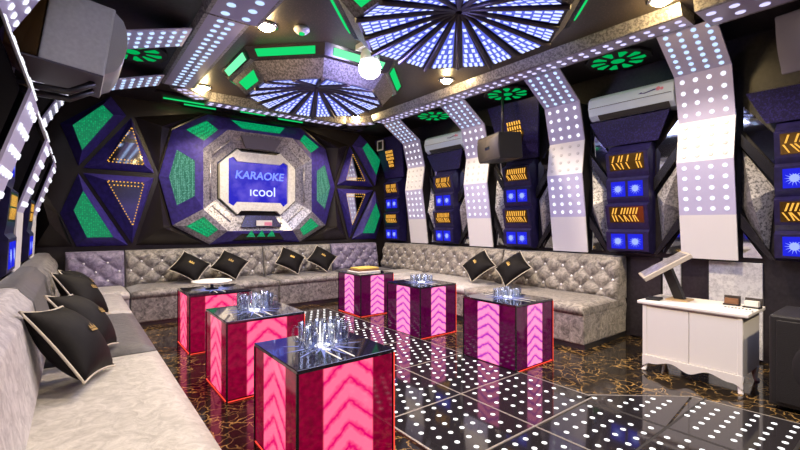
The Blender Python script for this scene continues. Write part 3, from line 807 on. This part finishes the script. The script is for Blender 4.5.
# ------------------------------------------------------------------ sofas
def sofa_section(origin, rot, L, seat=(0, None), back=(0, None), m_seat='v_light', m_front=None, m_back='v_silver', label='', tuft=True, D=.88, hs=.46, hb=.93, seed=0, rear=.0):
    """local: x along, y=0 at the wall, -y to the front"""
    s0, s1 = seat[0], seat[1] if seat[1] is not None else L
    b0, b1 = back[0], back[1] if back[1] is not None else L
    R = Matrix.Translation(Vector(origin)) @ Matrix.Rotation(rot, 4, 'Z')
    th = thing('sofa_section', label, 'sofa', Vector(origin), 'velvet sofa sections round the room')
    g = .004
    if s1 > s0:
        mb = MB().box(s0+g, s1-g, -D, -.02, .05, hs-.10, R); mb.box(s0+g, s1-g, -.1995, -.02, hs-.10, hs-.018, R); mb.build('sofa_base', M[m_front or m_seat], th, bevel=.015)
        mb = MB()
        # seat cushion with softened top
        nx, ny = 14, 8; rows = []
        for j in range(ny+1):
            y = -D-.012 + (D-.20+.012)*j/ny; row = []
            for i in range(nx+1):
                x = s0+g + (s1-s0-2*g)*i/nx
                u = min(i, nx-i)/nx*2; v = j/ny if 1 else 0
                ed = (1-max(0, 1-u*5)**2) * (1-max(0, 1-v*6)**2)
                row.append(R @ Vector((x, y, hs-.03+.035*ed)))
            rows.append(row)
        mb.grid(rows)
        bt = [[R @ Vector((s0+g + (s1-s0-2*g)*i/nx, (-D-.012 if j == 0 else -.20), hs-.098)) for i in range(nx+1)] for j in (0, 1)]
        mb.grid([bt[0], rows[0]]); mb.grid([rows[-1], bt[1]]); mb.grid([bt[1], bt[0]])
        for i in (0, nx):
            side = [r[i] for r in rows]
            mb.poly([bt[0][i]] + side + [bt[1][i]])
        mb.build('seat_cushion', M[m_seat], th)
        MB().box(s0+g, s1-g, -D+.02, -.04, .0, .05, R).build('plinth', M['darkmetal'], th)
    if b1 > b0:
        a, bb = .13, .118; t0, t1 = -.24, -.16   # front lean
        nx = max(10, int((b1-b0)/.0155)); nz = 34
        z0 = hs-.02; rows = []
        nb = max(1, round((b1-b0)/a)); a = (b1-b0)/nb
        for j in range(nz+1):
            f = j/nz; z = z0 + (hb-.03-z0)*f; y = t0 + (t1-t0)*f; row = []
            for i in range(nx+1):
                x = b0+g + (b1-b0-2*g)*i/nx
                s = ((x-b0)/a + (z-z0-.10)/bb)*.5+.25; t = ((x-b0)/a - (z-z0-.10)/bb)*.5+.25
                d = .058*(abs(math.sin(PI*s))*abs(math.sin(PI*t)))**.4
                e = min(1, f*8, (1-f)*8, min(i, nx-i)/2.0)
                if not tuft: d = .045
                row.append(R @ Vector((x, y - d*e, z)))
            rows.append(row)
        # roll over the top
        for (yy, zz) in ((t1+.015, hb-.008), (t1+.05, hb), (-.04, hb), (-.012, hb-.015), (-.01, z0)):
            rows.append([R @ Vector((b0+g + (b1-b0-2*g)*i/nx, yy, zz)) for i in range(nx+1)])
        mb = MB().grid(rows)
        for i in (0, nx):
            mb.poly([r[i] for r in rows])
        bo = mb.build('backrest', M[m_back], th)
        me = bpy.data.meshes.new('tuft_button'); bm = bmesh.new(); bmesh.ops.create_icosphere(bm, subdivisions=1, radius=.016); bm.to_mesh(me); bm.free(); me.materials.append(M['crystal'])
        zi = 0; z = z0 + .10
        k = -1
        while tuft:
            zz = z + bb*k; k += 1
            if zz > hb-.09: break
            if zz < z0+.05: continue
            f = (zz-z0)/(hb-.03-z0)
            row = k-1
            # buttons where s and t are integers
            for i in range(-4, 2*nb+6):
                x = b0 + a*(i*1.0) + (a*.5 - a if 0 else 0)
                xa = (x-b0)/a
                s = (xa + (zz-z-.0)/bb)*.5+.25; 
                # solve x so that s integer: x/a = 2(n-.25) - row
                n = i
                xa = 2*(n-.25) - (zz-z)/bb
                t = (xa - (zz-z)/bb)*.5+.25
                if abs(t-round(t)) > 1e-6:
                    # t integer needs row*2 even multiple: holds every second row
                    xa += 0
                x = b0 + a*xa
                if x < b0+.06 or x > b1-.06: continue
                o = bpy.data.objects.new('tuft_button', me); COL.objects.link(o); o.parent = bo
                o.location = (R @ Vector((x, t0+(t1-t0)*f-.014, zz))) - parent_loc(bo)
    return th
YS = YB - .03
# back wall (faces -Y)
sofa_section((-.10, YS, 0), 0, .645, m_seat='v_light', m_back='v_purple', label='lilac grey tufted sofa corner under the left triangle panels')
sofa_section((.55, YS, 0), 0, 1.92, m_seat='v_silver', m_front='v_silver', m_back='v_silver', label='silver tufted back sofa section holding the left pair of black cushions under the screen')
sofa_section((2.48, YS, 0), 0, 1.26, m_seat='v_silver', m_front='v_silver', m_back='v_silver', label='silver tufted back sofa section holding the right pair of black cushions')
sofa_section((3.75, YS, 0), 0, 1.03, seat=(0, 1.03), m_seat='v_grey', m_front='v_silver', m_back='v_purple', label='lilac grey tufted sofa corner at the right end of the back wall')
# left wall (faces +X): x axis -> +Y
sofa_section((XL+.01, .9, 0), PI/2, 2.4, m_seat='v_cream', m_back='v_pale', tuft=False, D=.845, label='near left sofa section with a smooth cream seat')
sofa_section((XL+.01, 3.31, 0), PI/2, 1.52, m_seat='v_grey', m_back='v_grey', tuft=False, D=.845, label='left sofa section with a dark grey seat, between two pale sections')
sofa_section((XL+.01, 4.84, 0), PI/2, 2.2, seat=(0, 1.33), m_seat='v_light', m_back='v_silver', D=.845, label='left sofa section with a pale seat, farthest along the left wall')
# right wall (faces -X): x axis -> -Y
sofa_section((XR-.01, 6.84, 0), -PI/2, 1.29, seat=(.66, 1.29), m_seat='v_light', m_front='v_taupe', m_back='v_taupe', D=.97, label='taupe tufted right sofa section by the back corner')
sofa_section((XR-.01, 5.54, 0), -PI/2, 1.66, m_seat='v_light', m_front='v_taupe', m_back='v_taupe', D=.97, label='taupe tufted right sofa section in the middle, behind the middle table')
sofa_section((XR-.01, 3.87, 0), -PI/2, 1.65, m_seat='v_taupe', m_front='v_taupe', m_back='v_taupe', D=.97, label='taupe tufted right sofa section ending near the white cabinet')

# ------------------------------------------------------------------ cushions
def make_cushion():
    th = thing('black_cushion', 'x', 'cushion', (0,0,0), 'black cushions with pale piping')
    S, T, n = .222, .108, 16
    def P(u, v, sg):
        x, y = 2*u-1, 2*v-1
        e = ((1-x*x)*(1-y*y))**.55
        # pull sides in so that corners stay pointed
        px = x*(1-.09*(1-y*y)) ; py = y*(1-.09*(1-x*x))
        return Vector((px*S, sg*T*e, py*S))
    mb = MB()
    for sg in (-1, 1): mb.grid([[P(i/n, j/n, sg) for i in range(n+1)] for j in range(n+1)])
    body = mb.build('cushion_body', M['cush'], th)
    edge = [P(i/n, 0, 0) for i in range(n)] + [P(1, i/n, 0) for i in range(n)] + [P(1-i/n, 1, 0) for i in range(n)] + [P(0, 1-i/n, 0) for i in range(n)]
    MB().tube(edge, .0065, 6, closed=True).build('piping', M['pipe'], th)
    # small crown emblem on the front
    em = MB(); yy = -T-.004
    em.poly([(-.04, yy, -.02), (.04, yy, -.02), (.04, yy, -.008), (-.04, yy, -.008)])
    for k in (-1, 0, 1): em.poly([(k*.027-.014, yy, -.004), (k*.027+.014, yy, -.004), (k*.03, yy, .03 if k == 0 else .02)])
    em.build('gold_emblem', M['gold'], th, recalc=False)
    return th
cproto = make_cushion()
def cushion(loc, rx, ry, rz, label, s=1, first=[True]):
    o = cproto if first[0] else copy_tree(cproto); first[0] = False
    o.location = loc
    o.rotation_euler = (Matrix.Rotation(rz, 3, 'Z') @ Matrix.Rotation(rx, 3, 'X') @ Matrix.Rotation(ry, 3, 'Y')).to_euler()
    o.scale = (s,)*3
    o['label'] = label
    return o
d = math.radians
# back sofa (front faces -y); lean back: rx negative tilts the top towards +y
cushion((1.31, 6.585, 0.688), d(-42), d(40), d(5), 'black cushion on the back sofa, leftmost of the pair behind the cake stand', .93)
cushion((1.86, 6.585, 0.688), d(-42), d(36), d(-4), 'black cushion on the back sofa, left of the sofa seam under the screen', .93)
cushion((2.82, 6.575, 0.702), d(-40), d(36), d(4), 'black cushion on the back sofa, just right of the sofa seam', .93)
cushion((3.40, 6.575, 0.702), d(-40), d(40), d(-6), 'black cushion on the back sofa, nearest the right back corner', .93)
# right sofa faces -x
cushion((4.59, 4.06, 0.702), d(-40), d(40), d(-90+4), 'black cushion on the right sofa, farther of the pair', .93)
cushion((4.59, 3.46, 0.712), d(-40), d(38), d(-90-5), 'black cushion on the right sofa, nearer of the pair behind the near right table', .95)
# left sofa faces +x
cushion((-.01, 2.78, 0.685), d(-37), d(9), d(76), 'largest black cushion at the front of the left sofa, on the cream seat', 1.0)
cushion((.05, 3.32, 0.681), d(-38), d(10), d(80), 'black cushion directly behind the front cushion on the left sofa')
cushion((.05, 4.55, 0.69), d(-38), d(14), d(72), 'black cushion on the left sofa, nearer of the far pair')
cushion((.05, 5.15, 0.676), d(-38), d(8), d(84), 'black cushion on the left sofa, farthest from the camera')

# ------------------------------------------------------------------ light tables
TH = .59
def light_table(x0, y0, label, kind, S=.60, Sy=None):
    Sy = Sy or S
    x1, y1 = x0+S, y0+Sy
    th = thing('light_table', label, 'table', ((x0+x1)/2, (y0+y1)/2, 0), 'glowing cube tables')
    MB().box(x0+.012, x1-.012, y0+.012, y1-.012, .012, TH-.02).build('cube_body', M['red'], th)
    MB().box(x0-.004, x1+.004, y0-.004, y1+.004, TH-.02, TH).build('glass_top', M['glass_top'], th, bevel=.003)
    fm = M['face_red' if kind == 'r' else 'face_purple']
    uv = [(0,0),(1,0),(1,1),(0,1)]
    f = MB(); z0, z1 = .02, TH-.022
    for q in ([(x0+.008,y0,z0),(x1-.008,y0,z0),(x1-.008,y0,z1),(x0+.008,y0,z1)], [(x0,y1-.008,z0),(x0,y0+.008,z0),(x0,y0+.008,z1),(x0,y1-.008,z1)],
              [(x1,y0+.008,z0),(x1,y1-.008,z0),(x1,y1-.008,z1),(x1,y0+.008,z1)], [(x1-.008,y1,z0),(x0+.008,y1,z0),(x0+.008,y1,z1),(x1-.008,y1,z1)]):
        MB().poly(q, uv).build('lit_panel', fm, th, recalc=False)
    for (x, y) in ((x0, y0), (x1, y0), (x0, y1), (x1, y1)):
        MB().box(x-.006, x+.006, y-.006, y+.006, .0, TH-.02).build('corner_post', M['black'], th)
    rl = MB(); t = .004
    rl.box(x0, x1, y0-.003, y0+.002, .004, .009); rl.box(x0-.003, x0+.002, y0, y1, .004, .009); rl.box(x1-.002, x1+.003, y0, y1, .004, .009)
    rl.box(x1-.001, x1+.0065, y0-.0065, y0+.001, .0, TH-.02)
    rl.build('red_light_edge', M['e_redline'], th)
    # ceiling reflections and glow painted on the glass as pale lines and star
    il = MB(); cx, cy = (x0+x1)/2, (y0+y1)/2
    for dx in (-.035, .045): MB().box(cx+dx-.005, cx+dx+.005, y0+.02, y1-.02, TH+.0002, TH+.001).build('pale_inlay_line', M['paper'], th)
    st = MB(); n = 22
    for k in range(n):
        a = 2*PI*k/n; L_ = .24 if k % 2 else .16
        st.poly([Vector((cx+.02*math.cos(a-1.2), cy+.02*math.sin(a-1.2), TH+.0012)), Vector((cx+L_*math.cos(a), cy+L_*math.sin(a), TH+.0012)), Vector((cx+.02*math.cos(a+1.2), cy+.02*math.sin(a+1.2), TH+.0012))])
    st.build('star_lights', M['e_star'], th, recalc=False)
    return (x0+x1)/2, (y0+y1)/2
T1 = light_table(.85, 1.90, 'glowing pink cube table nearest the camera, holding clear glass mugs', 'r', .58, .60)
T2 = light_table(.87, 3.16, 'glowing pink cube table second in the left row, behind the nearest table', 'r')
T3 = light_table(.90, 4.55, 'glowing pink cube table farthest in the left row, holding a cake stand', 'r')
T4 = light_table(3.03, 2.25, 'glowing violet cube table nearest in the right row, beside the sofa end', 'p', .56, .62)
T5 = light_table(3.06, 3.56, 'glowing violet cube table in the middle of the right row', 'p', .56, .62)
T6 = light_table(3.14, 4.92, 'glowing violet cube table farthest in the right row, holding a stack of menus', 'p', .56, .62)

# glass mugs
def make_mug(name, h, r, handle):
    th = thing(name, 'x', 'glass', (0,0,0), 'clear glasses on the tables')
    MB().lathe((0,0,0), [(0, .0), (r*.92, .0), (r, .01), (r*1.02, h), (r*.92, h), (r*.9, .016), (0, .016)], 14).build('glass_body', M['glass'], th)
    if handle:
        pts = [(r*.98, 0, h*.82), (r*1.5, 0, h*.84), (r*1.72, 0, h*.66), (r*1.7, 0, h*.42), (r*1.45, 0, h*.24), (r*.98, 0, h*.2)]
        MB().tube(pts, .006, 6).build('handle', M['glass'], th)
    return th
mug = make_mug('glass_mug', .135, .041, True); used_m = [False]
tum = make_mug('drinking_glass', .085, .033, False); used_t = [False]
spots = [(-.10, -.06), (0, -.07), (.10, -.05), (-.08, .06), (.02, .07), (.11, .07)]
where = ['front left', 'front middle', 'front right', 'back left', 'back middle', 'back right']
def set_glasses(proto, used, T, lab, noun):
    for k, (dx, dy) in enumerate(spots):
        o = copy_tree(proto) if used[0] else proto
        used[0] = True
        o.location = (T[0]+dx, T[1]+dy, TH+.0015); o.rotation_euler = (0, 0, [3.6, 3.9, -.5, 2.6, 1.2, .1][k])
        o['label'] = f'clear {noun} on the {lab}, {where[k]} of six'
        o['group'] = f'glasses on the {lab}'
set_glasses(mug, used_m, T1, 'nearest pink table', 'glass mug with handle')
set_glasses(mug, used_m, T2, 'second pink table', 'glass mug with handle')
set_glasses(tum, used_t, T4, 'near right violet table', 'short glass')
set_glasses(tum, used_t, T5, 'middle violet table', 'short glass')
# glowing disc added under the glasses to make them shine
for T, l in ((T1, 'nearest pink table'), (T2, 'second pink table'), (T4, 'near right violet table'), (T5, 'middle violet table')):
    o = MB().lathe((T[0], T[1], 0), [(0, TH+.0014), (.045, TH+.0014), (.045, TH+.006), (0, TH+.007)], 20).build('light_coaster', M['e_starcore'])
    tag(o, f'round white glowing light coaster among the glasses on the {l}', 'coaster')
# cake stand on table 3
ck = thing('cake_stand', 'small round cake stand on the farthest table of the left row', 'stand', (T3[0]-.02, T3[1], TH+.002))
MB().lathe((T3[0]-.02, T3[1], TH+.002), [(0, .0), (.07, .0), (.07, .008), (.02, .015), (.014, .07), (0, .07)], 20).build('pedestal', M['darkmetal'], ck)
MB().lathe((T3[0]-.02, T3[1], TH+.002), [(0, .07), (.15, .07), (.205, .085), (.205, .092), (.15, .08), (0, .08)], 28).build('plate', M['whitelac'], ck)
# menus on table 6
for k, (mt, w, h, z, l) in enumerate([('paper', .40, .30, 0, 'pale menu booklet at the bottom of the stack on the far right table'), ('brown', .36, .27, .022, 'brown menu booklet in the middle of the stack on the far right table'), ('yellow', .34, .26, .044, 'yellow menu booklet on top of the stack on the far right table')]):
    bx = MB(); x, y = T6[0]-.03+.02*k, T6[1]+.02*k
    bx.box(x-w/2, x+w/2, y-h/2, y+h/2, TH+.0015+z, TH+z+.0205); tag(bx.build('menu_booklet', M[mt], None, bevel=.003), l, 'booklet', 'menus on the far right table')

# ------------------------------------------------------------------ dance floor
df = thing('dance_floor', 'black glass dance floor with rows of white light dots between the tables', 'dance floor', (2.3, 3.5, 0))
def dance_panel(poly, x0, x1, y0, y1, sp=.098):
    pm = MB().slab([(x, y, .012) for x, y in poly], (0, 0, -.011))
    dm = MB(); nx = round((x1-x0)/sp); ny = round((y1-y0)/sp)
    def inside(px, py):
        c = True; n = len(poly)
        for i in range(n):
            (ax, ay), (bx, by) = poly[i], poly[(i+1) % n]
            L = math.hypot(bx-ax, by-ay)
            if ((bx-ax)*(py-ay) - (by-ay)*(px-ax))/L < .04: return False
        return True
    for j in range(ny):
        for i in range(nx):
            px = x0 + (x1-x0)*(i+.5+(.25 if j % 2 else -.25))/nx; py = y0 + (y1-y0)*(j+.5)/ny
            if inside(px, py): dm.disc((px, py, .0135), (1,0,0), (0,1,0), .0165, 10)
    pm.add(dm, M['e_floor']).build('floor_panel', M['dance'], df, recalc=False)
xs = [1.60, 2.315, 3.05]; ysm = [1.575, 2.22, 2.92, 3.62, 4.32, 5.02, 5.72]
for i in range(2):
    for j in range(6):
        x0, x1, y0, y1 = xs[i]+.008, xs[i+1]-.008, ysm[j]+.008, ysm[j+1]-.008
        dance_panel([(x0,y0),(x1,y0),(x1,y1),(x0,y1)], x0, x1, y0, y1)
# near part with a chamfered corner
for (poly, b) in [([(2.32, 1.06), (2.95, 1.06), (2.95, 1.555), (2.32, 1.555)], (2.32, 2.95, 1.06, 1.555)),
                  ([(2.965, 1.06), (3.62, 1.13), (3.06, 1.60), (2.965, 1.60)], (2.965, 3.62, 1.06, 1.60)),
                  ([(2.32, .5), (2.95, .5), (2.95, 1.045), (2.32, 1.045)], (2.32, 2.95, .5, 1.045)),
                  ([(2.965, .5), (3.69, .5), (3.63, 1.115), (2.965, 1.045)], (2.965, 3.69, .5, 1.08)),
                  ([(1.61, .9), (2.305, .9), (2.305, 1.56), (1.61, 1.56)], (1.61, 2.305, .9, 1.56))]:
    dance_panel(poly, *b)
sm_ = MB()
for y in ysm: sm_.box(1.6, 3.05, y-.007, y+.007, .001, .0125)
sm_.box(2.308, 2.322, .5, 5.72, .001, .0126); sm_.box(3.043, 3.057, 1.6, 5.72, .001, .0125); sm_.box(1.593, 1.607, .9, 5.72, .001, .0125)
sm_.build('metal_seams', M['seam'], df)
lip = MB(); lip.slab([(3.06, 1.605, .012), (3.625, 1.13, .012), (3.64, 1.13, .012), (3.07, 1.62, .012)], (0,0,-.011)); lip.slab([(3.63, 1.13, .012), (3.69, .5, .012), (3.705, .5, .012), (3.645, 1.13, .012)], (0,0,-.011))
lip.build('edge_lip', M['seam'], df)
for y in (1.05, .495): MB().box(2.3, 3.69, y-.008, y+.008, .001, .0124).build('metal_seam', M['matte'], df)
MB().box(2.945, 2.97, .5, 1.6, .001, .0123).build('metal_seam', M['matte'], df)

# ------------------------------------------------------------------ speakers
def speaker_box(name, label, loc, rz, tilt, W_, D_, H_, mats, group, hang=None):
    """front faces local +x before rotation; tilt lowers the front"""
    R = Matrix.Translation(Vector(loc)) @ Matrix.Rotation(rz, 4, 'Z') @ Matrix.Rotation(tilt, 4, 'Y')
    th = thing(name, label, 'speaker', Vector(loc), group)
    side, front, back = mats
    mb = MB(); pts = [(-D_/2, -H_/2), (D_/2, -H_/2), (D_/2, H_/2), (-D_/2, H_/2)]
    mb.box(-D_/2, D_/2, -W_/2, W_/2, -H_/2, H_/2, R).build('speaker_cabinet', M[side], th, bevel=.012)
    return th, R
# big grey speaker upper left
th, R = speaker_box('wall_speaker', 'big grey speaker hanging from the left soffit, tilted down', (.02, 3.58, 2.50), 0, d(8), .56, .33, .46, ('greybox', 'grille', 'spk'), 'speakers hung on the walls')
g = MB(); rows = []
for j in range(2):
    rows.append([R @ Vector((.158 + .10*math.sin(PI*k/10)**.5, (-.27 if j == 0 else .27), -.215+.43*k/10)) for k in range(11)])
g.grid(rows); g.poly(rows[0]); g.poly(rows[1][::-1]); g.build('front_grille', M['grille'], th)
bk = MB(); bk.slab([R @ Vector(p) for p in ((-.17, -.27, -.22), (-.17, -.27, .22), (-.26, -.20, .20), (-.36, -.20, .10), (-.36, -.20, -.16), (-.26, -.2, -.22))], R.to_3x3() @ Vector((0, .50, 0))); bk.build('rear_housing', M['spkrear'], th, bevel=.02)
bb = MB().box(-.24, .16, -.28, .28, -.236, -.225, R); bb.build('base_plate', M['purplebox'], th)
br = MB(); br.tube([R @ Vector((.12, -.1, -.24)), R @ Vector((.0, -.1, -.34)), Vector((-.2, 3.52, 2.18)), Vector((-.40, 3.52, 2.22))], .022, 8); br.tube([R @ Vector((.12, .1, -.24)), R @ Vector((.0, .1, -.34)), Vector((-.2, 3.72, 2.18)), Vector((-.40, 3.72, 2.22))], .022, 8); br.build('wall_bracket', M['darkmetal'], th)
# black speaker hanging over the right sofa
th, R = speaker_box('wall_speaker', 'black speaker hanging from a pole over the right sofa', (4.52, 3.62, 2.32), PI-d(20), d(4), .54, .34, .34, ('spk', 'spk', 'spk'), 'speakers hung on the walls')
g = MB(); rows = []
for j in range(2): rows.append([R @ Vector((.17 + .018*math.sin(PI*k/8)**.7, (-.275 if j == 0 else .275), -.155+.31*k/8)) for k in range(9)])
g.grid(rows); g.poly(rows[0]); g.poly(rows[1][::-1]); g.build('front_grille', M['spkside'], th)
MB().box(.186, .19, -.06, .06, -.02, .02, R).build('badge', M['chrome'], th)
MB().tube([(4.58, 3.62, 2.46), (4.58, 3.62, ZS-.02)], .018, 10).build('hanging_pole', M['darkmetal'], th)
# speaker at the right edge of the frame
th, R = speaker_box('wall_speaker', 'brown grey speaker high at the right edge of the photo', (4.60, .52, 2.78), PI-d(10), d(16), .50, .32, .46, ('purplebox', 'spk', 'spk'), 'speakers hung on the walls')
g = MB(); rows = []
for j in range(2): rows.append([R @ Vector((.16 + .04*math.sin(PI*k/8)**.7, (-.24 if j == 0 else .24), -.215+.43*k/8)) for k in range(9)])
g.grid(rows); g.poly(rows[0]); g.poly(rows[1][::-1]); g.build('front_grille', M['purplebox'], th)
MB().tube([R @ Vector((-.10, 0, 0)), (XR-.01, .46, 2.7)], .03, 8).build('wall_bracket', M['darkmetal'], th)
# floor speaker at the right edge
fs = thing('floor_speaker', 'black floor speaker at the right edge beside the white cabinet', 'speaker', (4.15, .40, 0))
MB().box(3.88, 4.42, .08, .73, .03, .66).build('speaker_cabinet', M['spk'], fs, bevel=.012)
MB().box(3.865, 3.88, .11, .69, .06, .63).build('front_grille', M['spk'], fs, bevel=.004)
Mx = Matrix.Rotation(-PI/2, 4, 'Y')
MB().lathe((3.864, .40, .33), [(.0, .0), (.10, .002), (.19, .008), (.21, .0)], 28, M=Mx).build('speaker_cone', M['matte'], fs)
for (x, y) in ((3.95, .13), (3.95, .67), (4.37, .13), (4.37, .67)):
    MB().lathe((x, y, 0), [(0, 0), (.025, 0), (.02, .032), (0, .032)], 12).build('foot', M['matte'], fs)

# ------------------------------------------------------------------ white cabinet
CX0, CX1, CY0, CY1, CH = 4.00, 4.48, .885, 1.635, .62
cb = thing('white_cabinet', 'white two door cabinet with scalloped base and curved feet', 'cabinet', (4.25, 1.26, 0))
MB().box(CX0+.02, CX1, CY0+.02, CY1-.02, .13, CH-.03).build('cabinet_body', M['whitelac'], cb)
MB().box(CX0-.02, CX1+.015, CY0-.018, CY1+.018, CH-.03, CH).build('top_board', M['whitelac'], cb, bevel=.008)
ym = (CY0+CY1)/2
for y0, y1 in ((CY0+.05, ym-.002), (ym+.002, CY1-.05)):
    dr = MB().box(CX0+.006, CX0+.0195, y0, y1, .145, CH-.045).build('door', M['whitelac'], cb, bevel=.004)
# pilasters and scalloped apron
for y in (CY0+.02, CY1-.055):
    MB().box(CX0+.0, CX0+.0195, y, y+.035, .10, CH-.032).build('corner_pilaster', M['whitelac'], cb, bevel=.004)
ap = []; n = 40
for i in range(n+1):
    t = i/n; y = CY0+.02 + (CY1-CY0-.04)*t
    s = abs(t-.5)*2
    z = .088 - .028*math.cos(s*PI*2.5)*(.35+.65*(1-s)) - .05*max(0, (s-.82)/.18)**1.5
    ap.append((y, z))
pts = [Vector((CX0-.004, y, z)) for y, z in ap]
mb = MB(); tops = [Vector((CX0-.004, y, .142)) for y, z in ap]
dx = Vector((.024, 0, 0))
mb.grid([pts, tops], smooth=False); mb.grid([[p+dx for p in tops], [p+dx for p in pts]], smooth=False); mb.grid([tops, [p+dx for p in tops]], smooth=False); mb.grid([[p+dx for p in pts], pts], smooth=False)
mb.build('scalloped_apron', M['whitelac'], cb)
for (x, y, sx, sy) in ((CX0+.03, CY0+.045, -1, -1), (CX0+.03, CY1-.045, -1, 1), (CX1-.04, CY0+.045, 1, -1), (CX1-.04, CY1-.045, 1, 1)):
    lg = MB(); rows = []
    for (z, w, o) in ((.135, .036, 0), (.10, .034, .006), (.06, .022, .004), (.03, .018, .010), (.012, .024, .022), (.0, .020, .024)):
        rows.append([Vector((x + sx*o + w*math.cos(PI/4+PI/2*k), y + sy*o*.6 + w*math.sin(PI/4+PI/2*k), z)) for k in range(4)])
    lg.grid(rows, closed_u=True); lg.poly(rows[0]); lg.poly(rows[-1]); lg.build('leg', M['whitelac'], cb)
# tilted touchscreen on a pillar
ts = thing('touchscreen', 'tilted touchscreen on a black pillar standing on the white cabinet', 'screen', (4.27, 1.50, CH))
MB().box(4.18, 4.36, 1.33, 1.50, CH, CH+.012).build('stand_base', M['wood'], ts, bevel=.003)
pl = MB(); pl.slab([(4.24, 1.37, CH+.012), (4.24, 1.45, CH+.012), (4.24, 1.55, CH+.27), (4.24, 1.48, CH+.29)], (.06, 0, 0)); pl.build('pillar', M['spk'], ts)
R = Matrix.Translation((4.25, 1.53, CH+.275)) @ Matrix.Rotation(d(118), 4, 'Z') @ Matrix.Rotation(d(33), 4, 'Y')
MB().box(-.22, .20, -.20, .20, 0, .04, R).build('screen_housing', M['taupe'], ts, bevel=.006)
MB().box(-.195, .175, -.175, .175, .0401, .042, R).build('screen_glass', M['silver2'], ts)
R = Matrix.Translation((4.13, 1.58, CH)) @ Matrix.Rotation(d(8), 4, 'Z')
tag(MB().box(-.08, .05, -.07, .04, .0, .02, R).build('black_receiver', M['matte'], None, bevel=.004), 'flat black box on the cabinet beside the touchscreen pillar', 'box')
def card_box(x, y, rz, mats, label):
    R = Matrix.Translation((x, y, CH)) @ Matrix.Rotation(rz, 4, 'Z')
    th = thing('card_holder', label, 'card holder', (x, y, CH), 'card holders on the cabinet')
    MB().box(-.04, .04, -.055, .055, 0, .012, R).build('tray', M['matte'], th, bevel=.003)
    MB().box(.026, .04, -.055, .055, .0121, .075, R).build('rear_plate', M['spkside'], th)
    MB().box(-.03, .02, -.045, .045, .0125, .055, R).build('card_stack', M[mats], th)
card_box(4.36, 1.06, d(5), 'brown', 'small dark card holder with brown cards on the cabinet, left of its twin')
card_box(4.34, .92, d(-4), 'paper', 'small dark card holder with white cards at the cabinet end')
R = Matrix.Translation((4.12, .97, CH)) @ Matrix.Rotation(d(3), 4, 'Z')
rm = MB().box(-.02, .02, -.10, .10, 0, .016, R).build('remote_control', M['greybox'], None, bevel=.004); tag(rm, 'slim grey remote control near the cabinet front edge', 'remote')
kb = MB()
for k in range(8): kb.box(-.012, .012, -.088+.022*k, -.076+.022*k, .0161, .019, R)
kb.build('buttons', M['matte'], rm)

# ------------------------------------------------------------------ lights given off by the domes and lamps
def area(loc, size, watts, col, rot=(0,0,0), sizey=None):
    l = bpy.data.lights.new('dome_light', 'AREA'); l.energy = watts; l.color = col; l.size = size
    if sizey: l.shape = 'RECTANGLE'; l.size_y = sizey
    o = bpy.data.objects.new('dome_light', l); COL.objects.link(o); o.location = loc; o.rotation_euler = rot
    return o
for x, y in ((2.45, 4.88), (2.50, 2.42)):
    area((x, y, 2.86), 1.3, 24, (.62, .66, 1))
area((2.5, -.1, 2.86), 1.3, 24, (.62, .66, 1))
pl_ = bpy.data.lights.new('stage_lamp', 'POINT'); pl_.energy = 25; pl_.color = (.35, .30, 1); pl_.shadow_soft_size = .1
o = bpy.data.objects.new('stage_lamp', pl_); COL.objects.link(o); o.location = (2.42, 3.62, 2.77)
w = bpy.data.worlds.new('World'); sc.world = w; w.use_nodes = True
w.node_tree.nodes['Background'].inputs[0].default_value = (.02, .02, .03, 1)

# ------------------------------------------------------------------ camera
cam = bpy.data.cameras.new('camera'); cam.sensor_width = 36; cam.lens = 36*418/800; cam.clip_start = .05
co = bpy.data.objects.new('camera', cam); COL.objects.link(co); co.location = (0, 0, 1.30)
co.rotation_euler = (PI/2, 0, -math.radians(37.9)); sc.camera = co
cam.shift_y = -.00125
sc.view_settings.view_transform = 'Standard'; sc.view_settings.look = 'None'; sc.view_settings.gamma = 1
sc.view_settings.exposure = 0.68
sc.cycles.use_denoising = True; sc.cycles.max_bounces = 8; sc.cycles.transparent_max_bounces = 16; sc.cycles.sample_clamp_indirect = 6
sc.cycles.caustics_reflective = False; sc.cycles.caustics_refractive = False
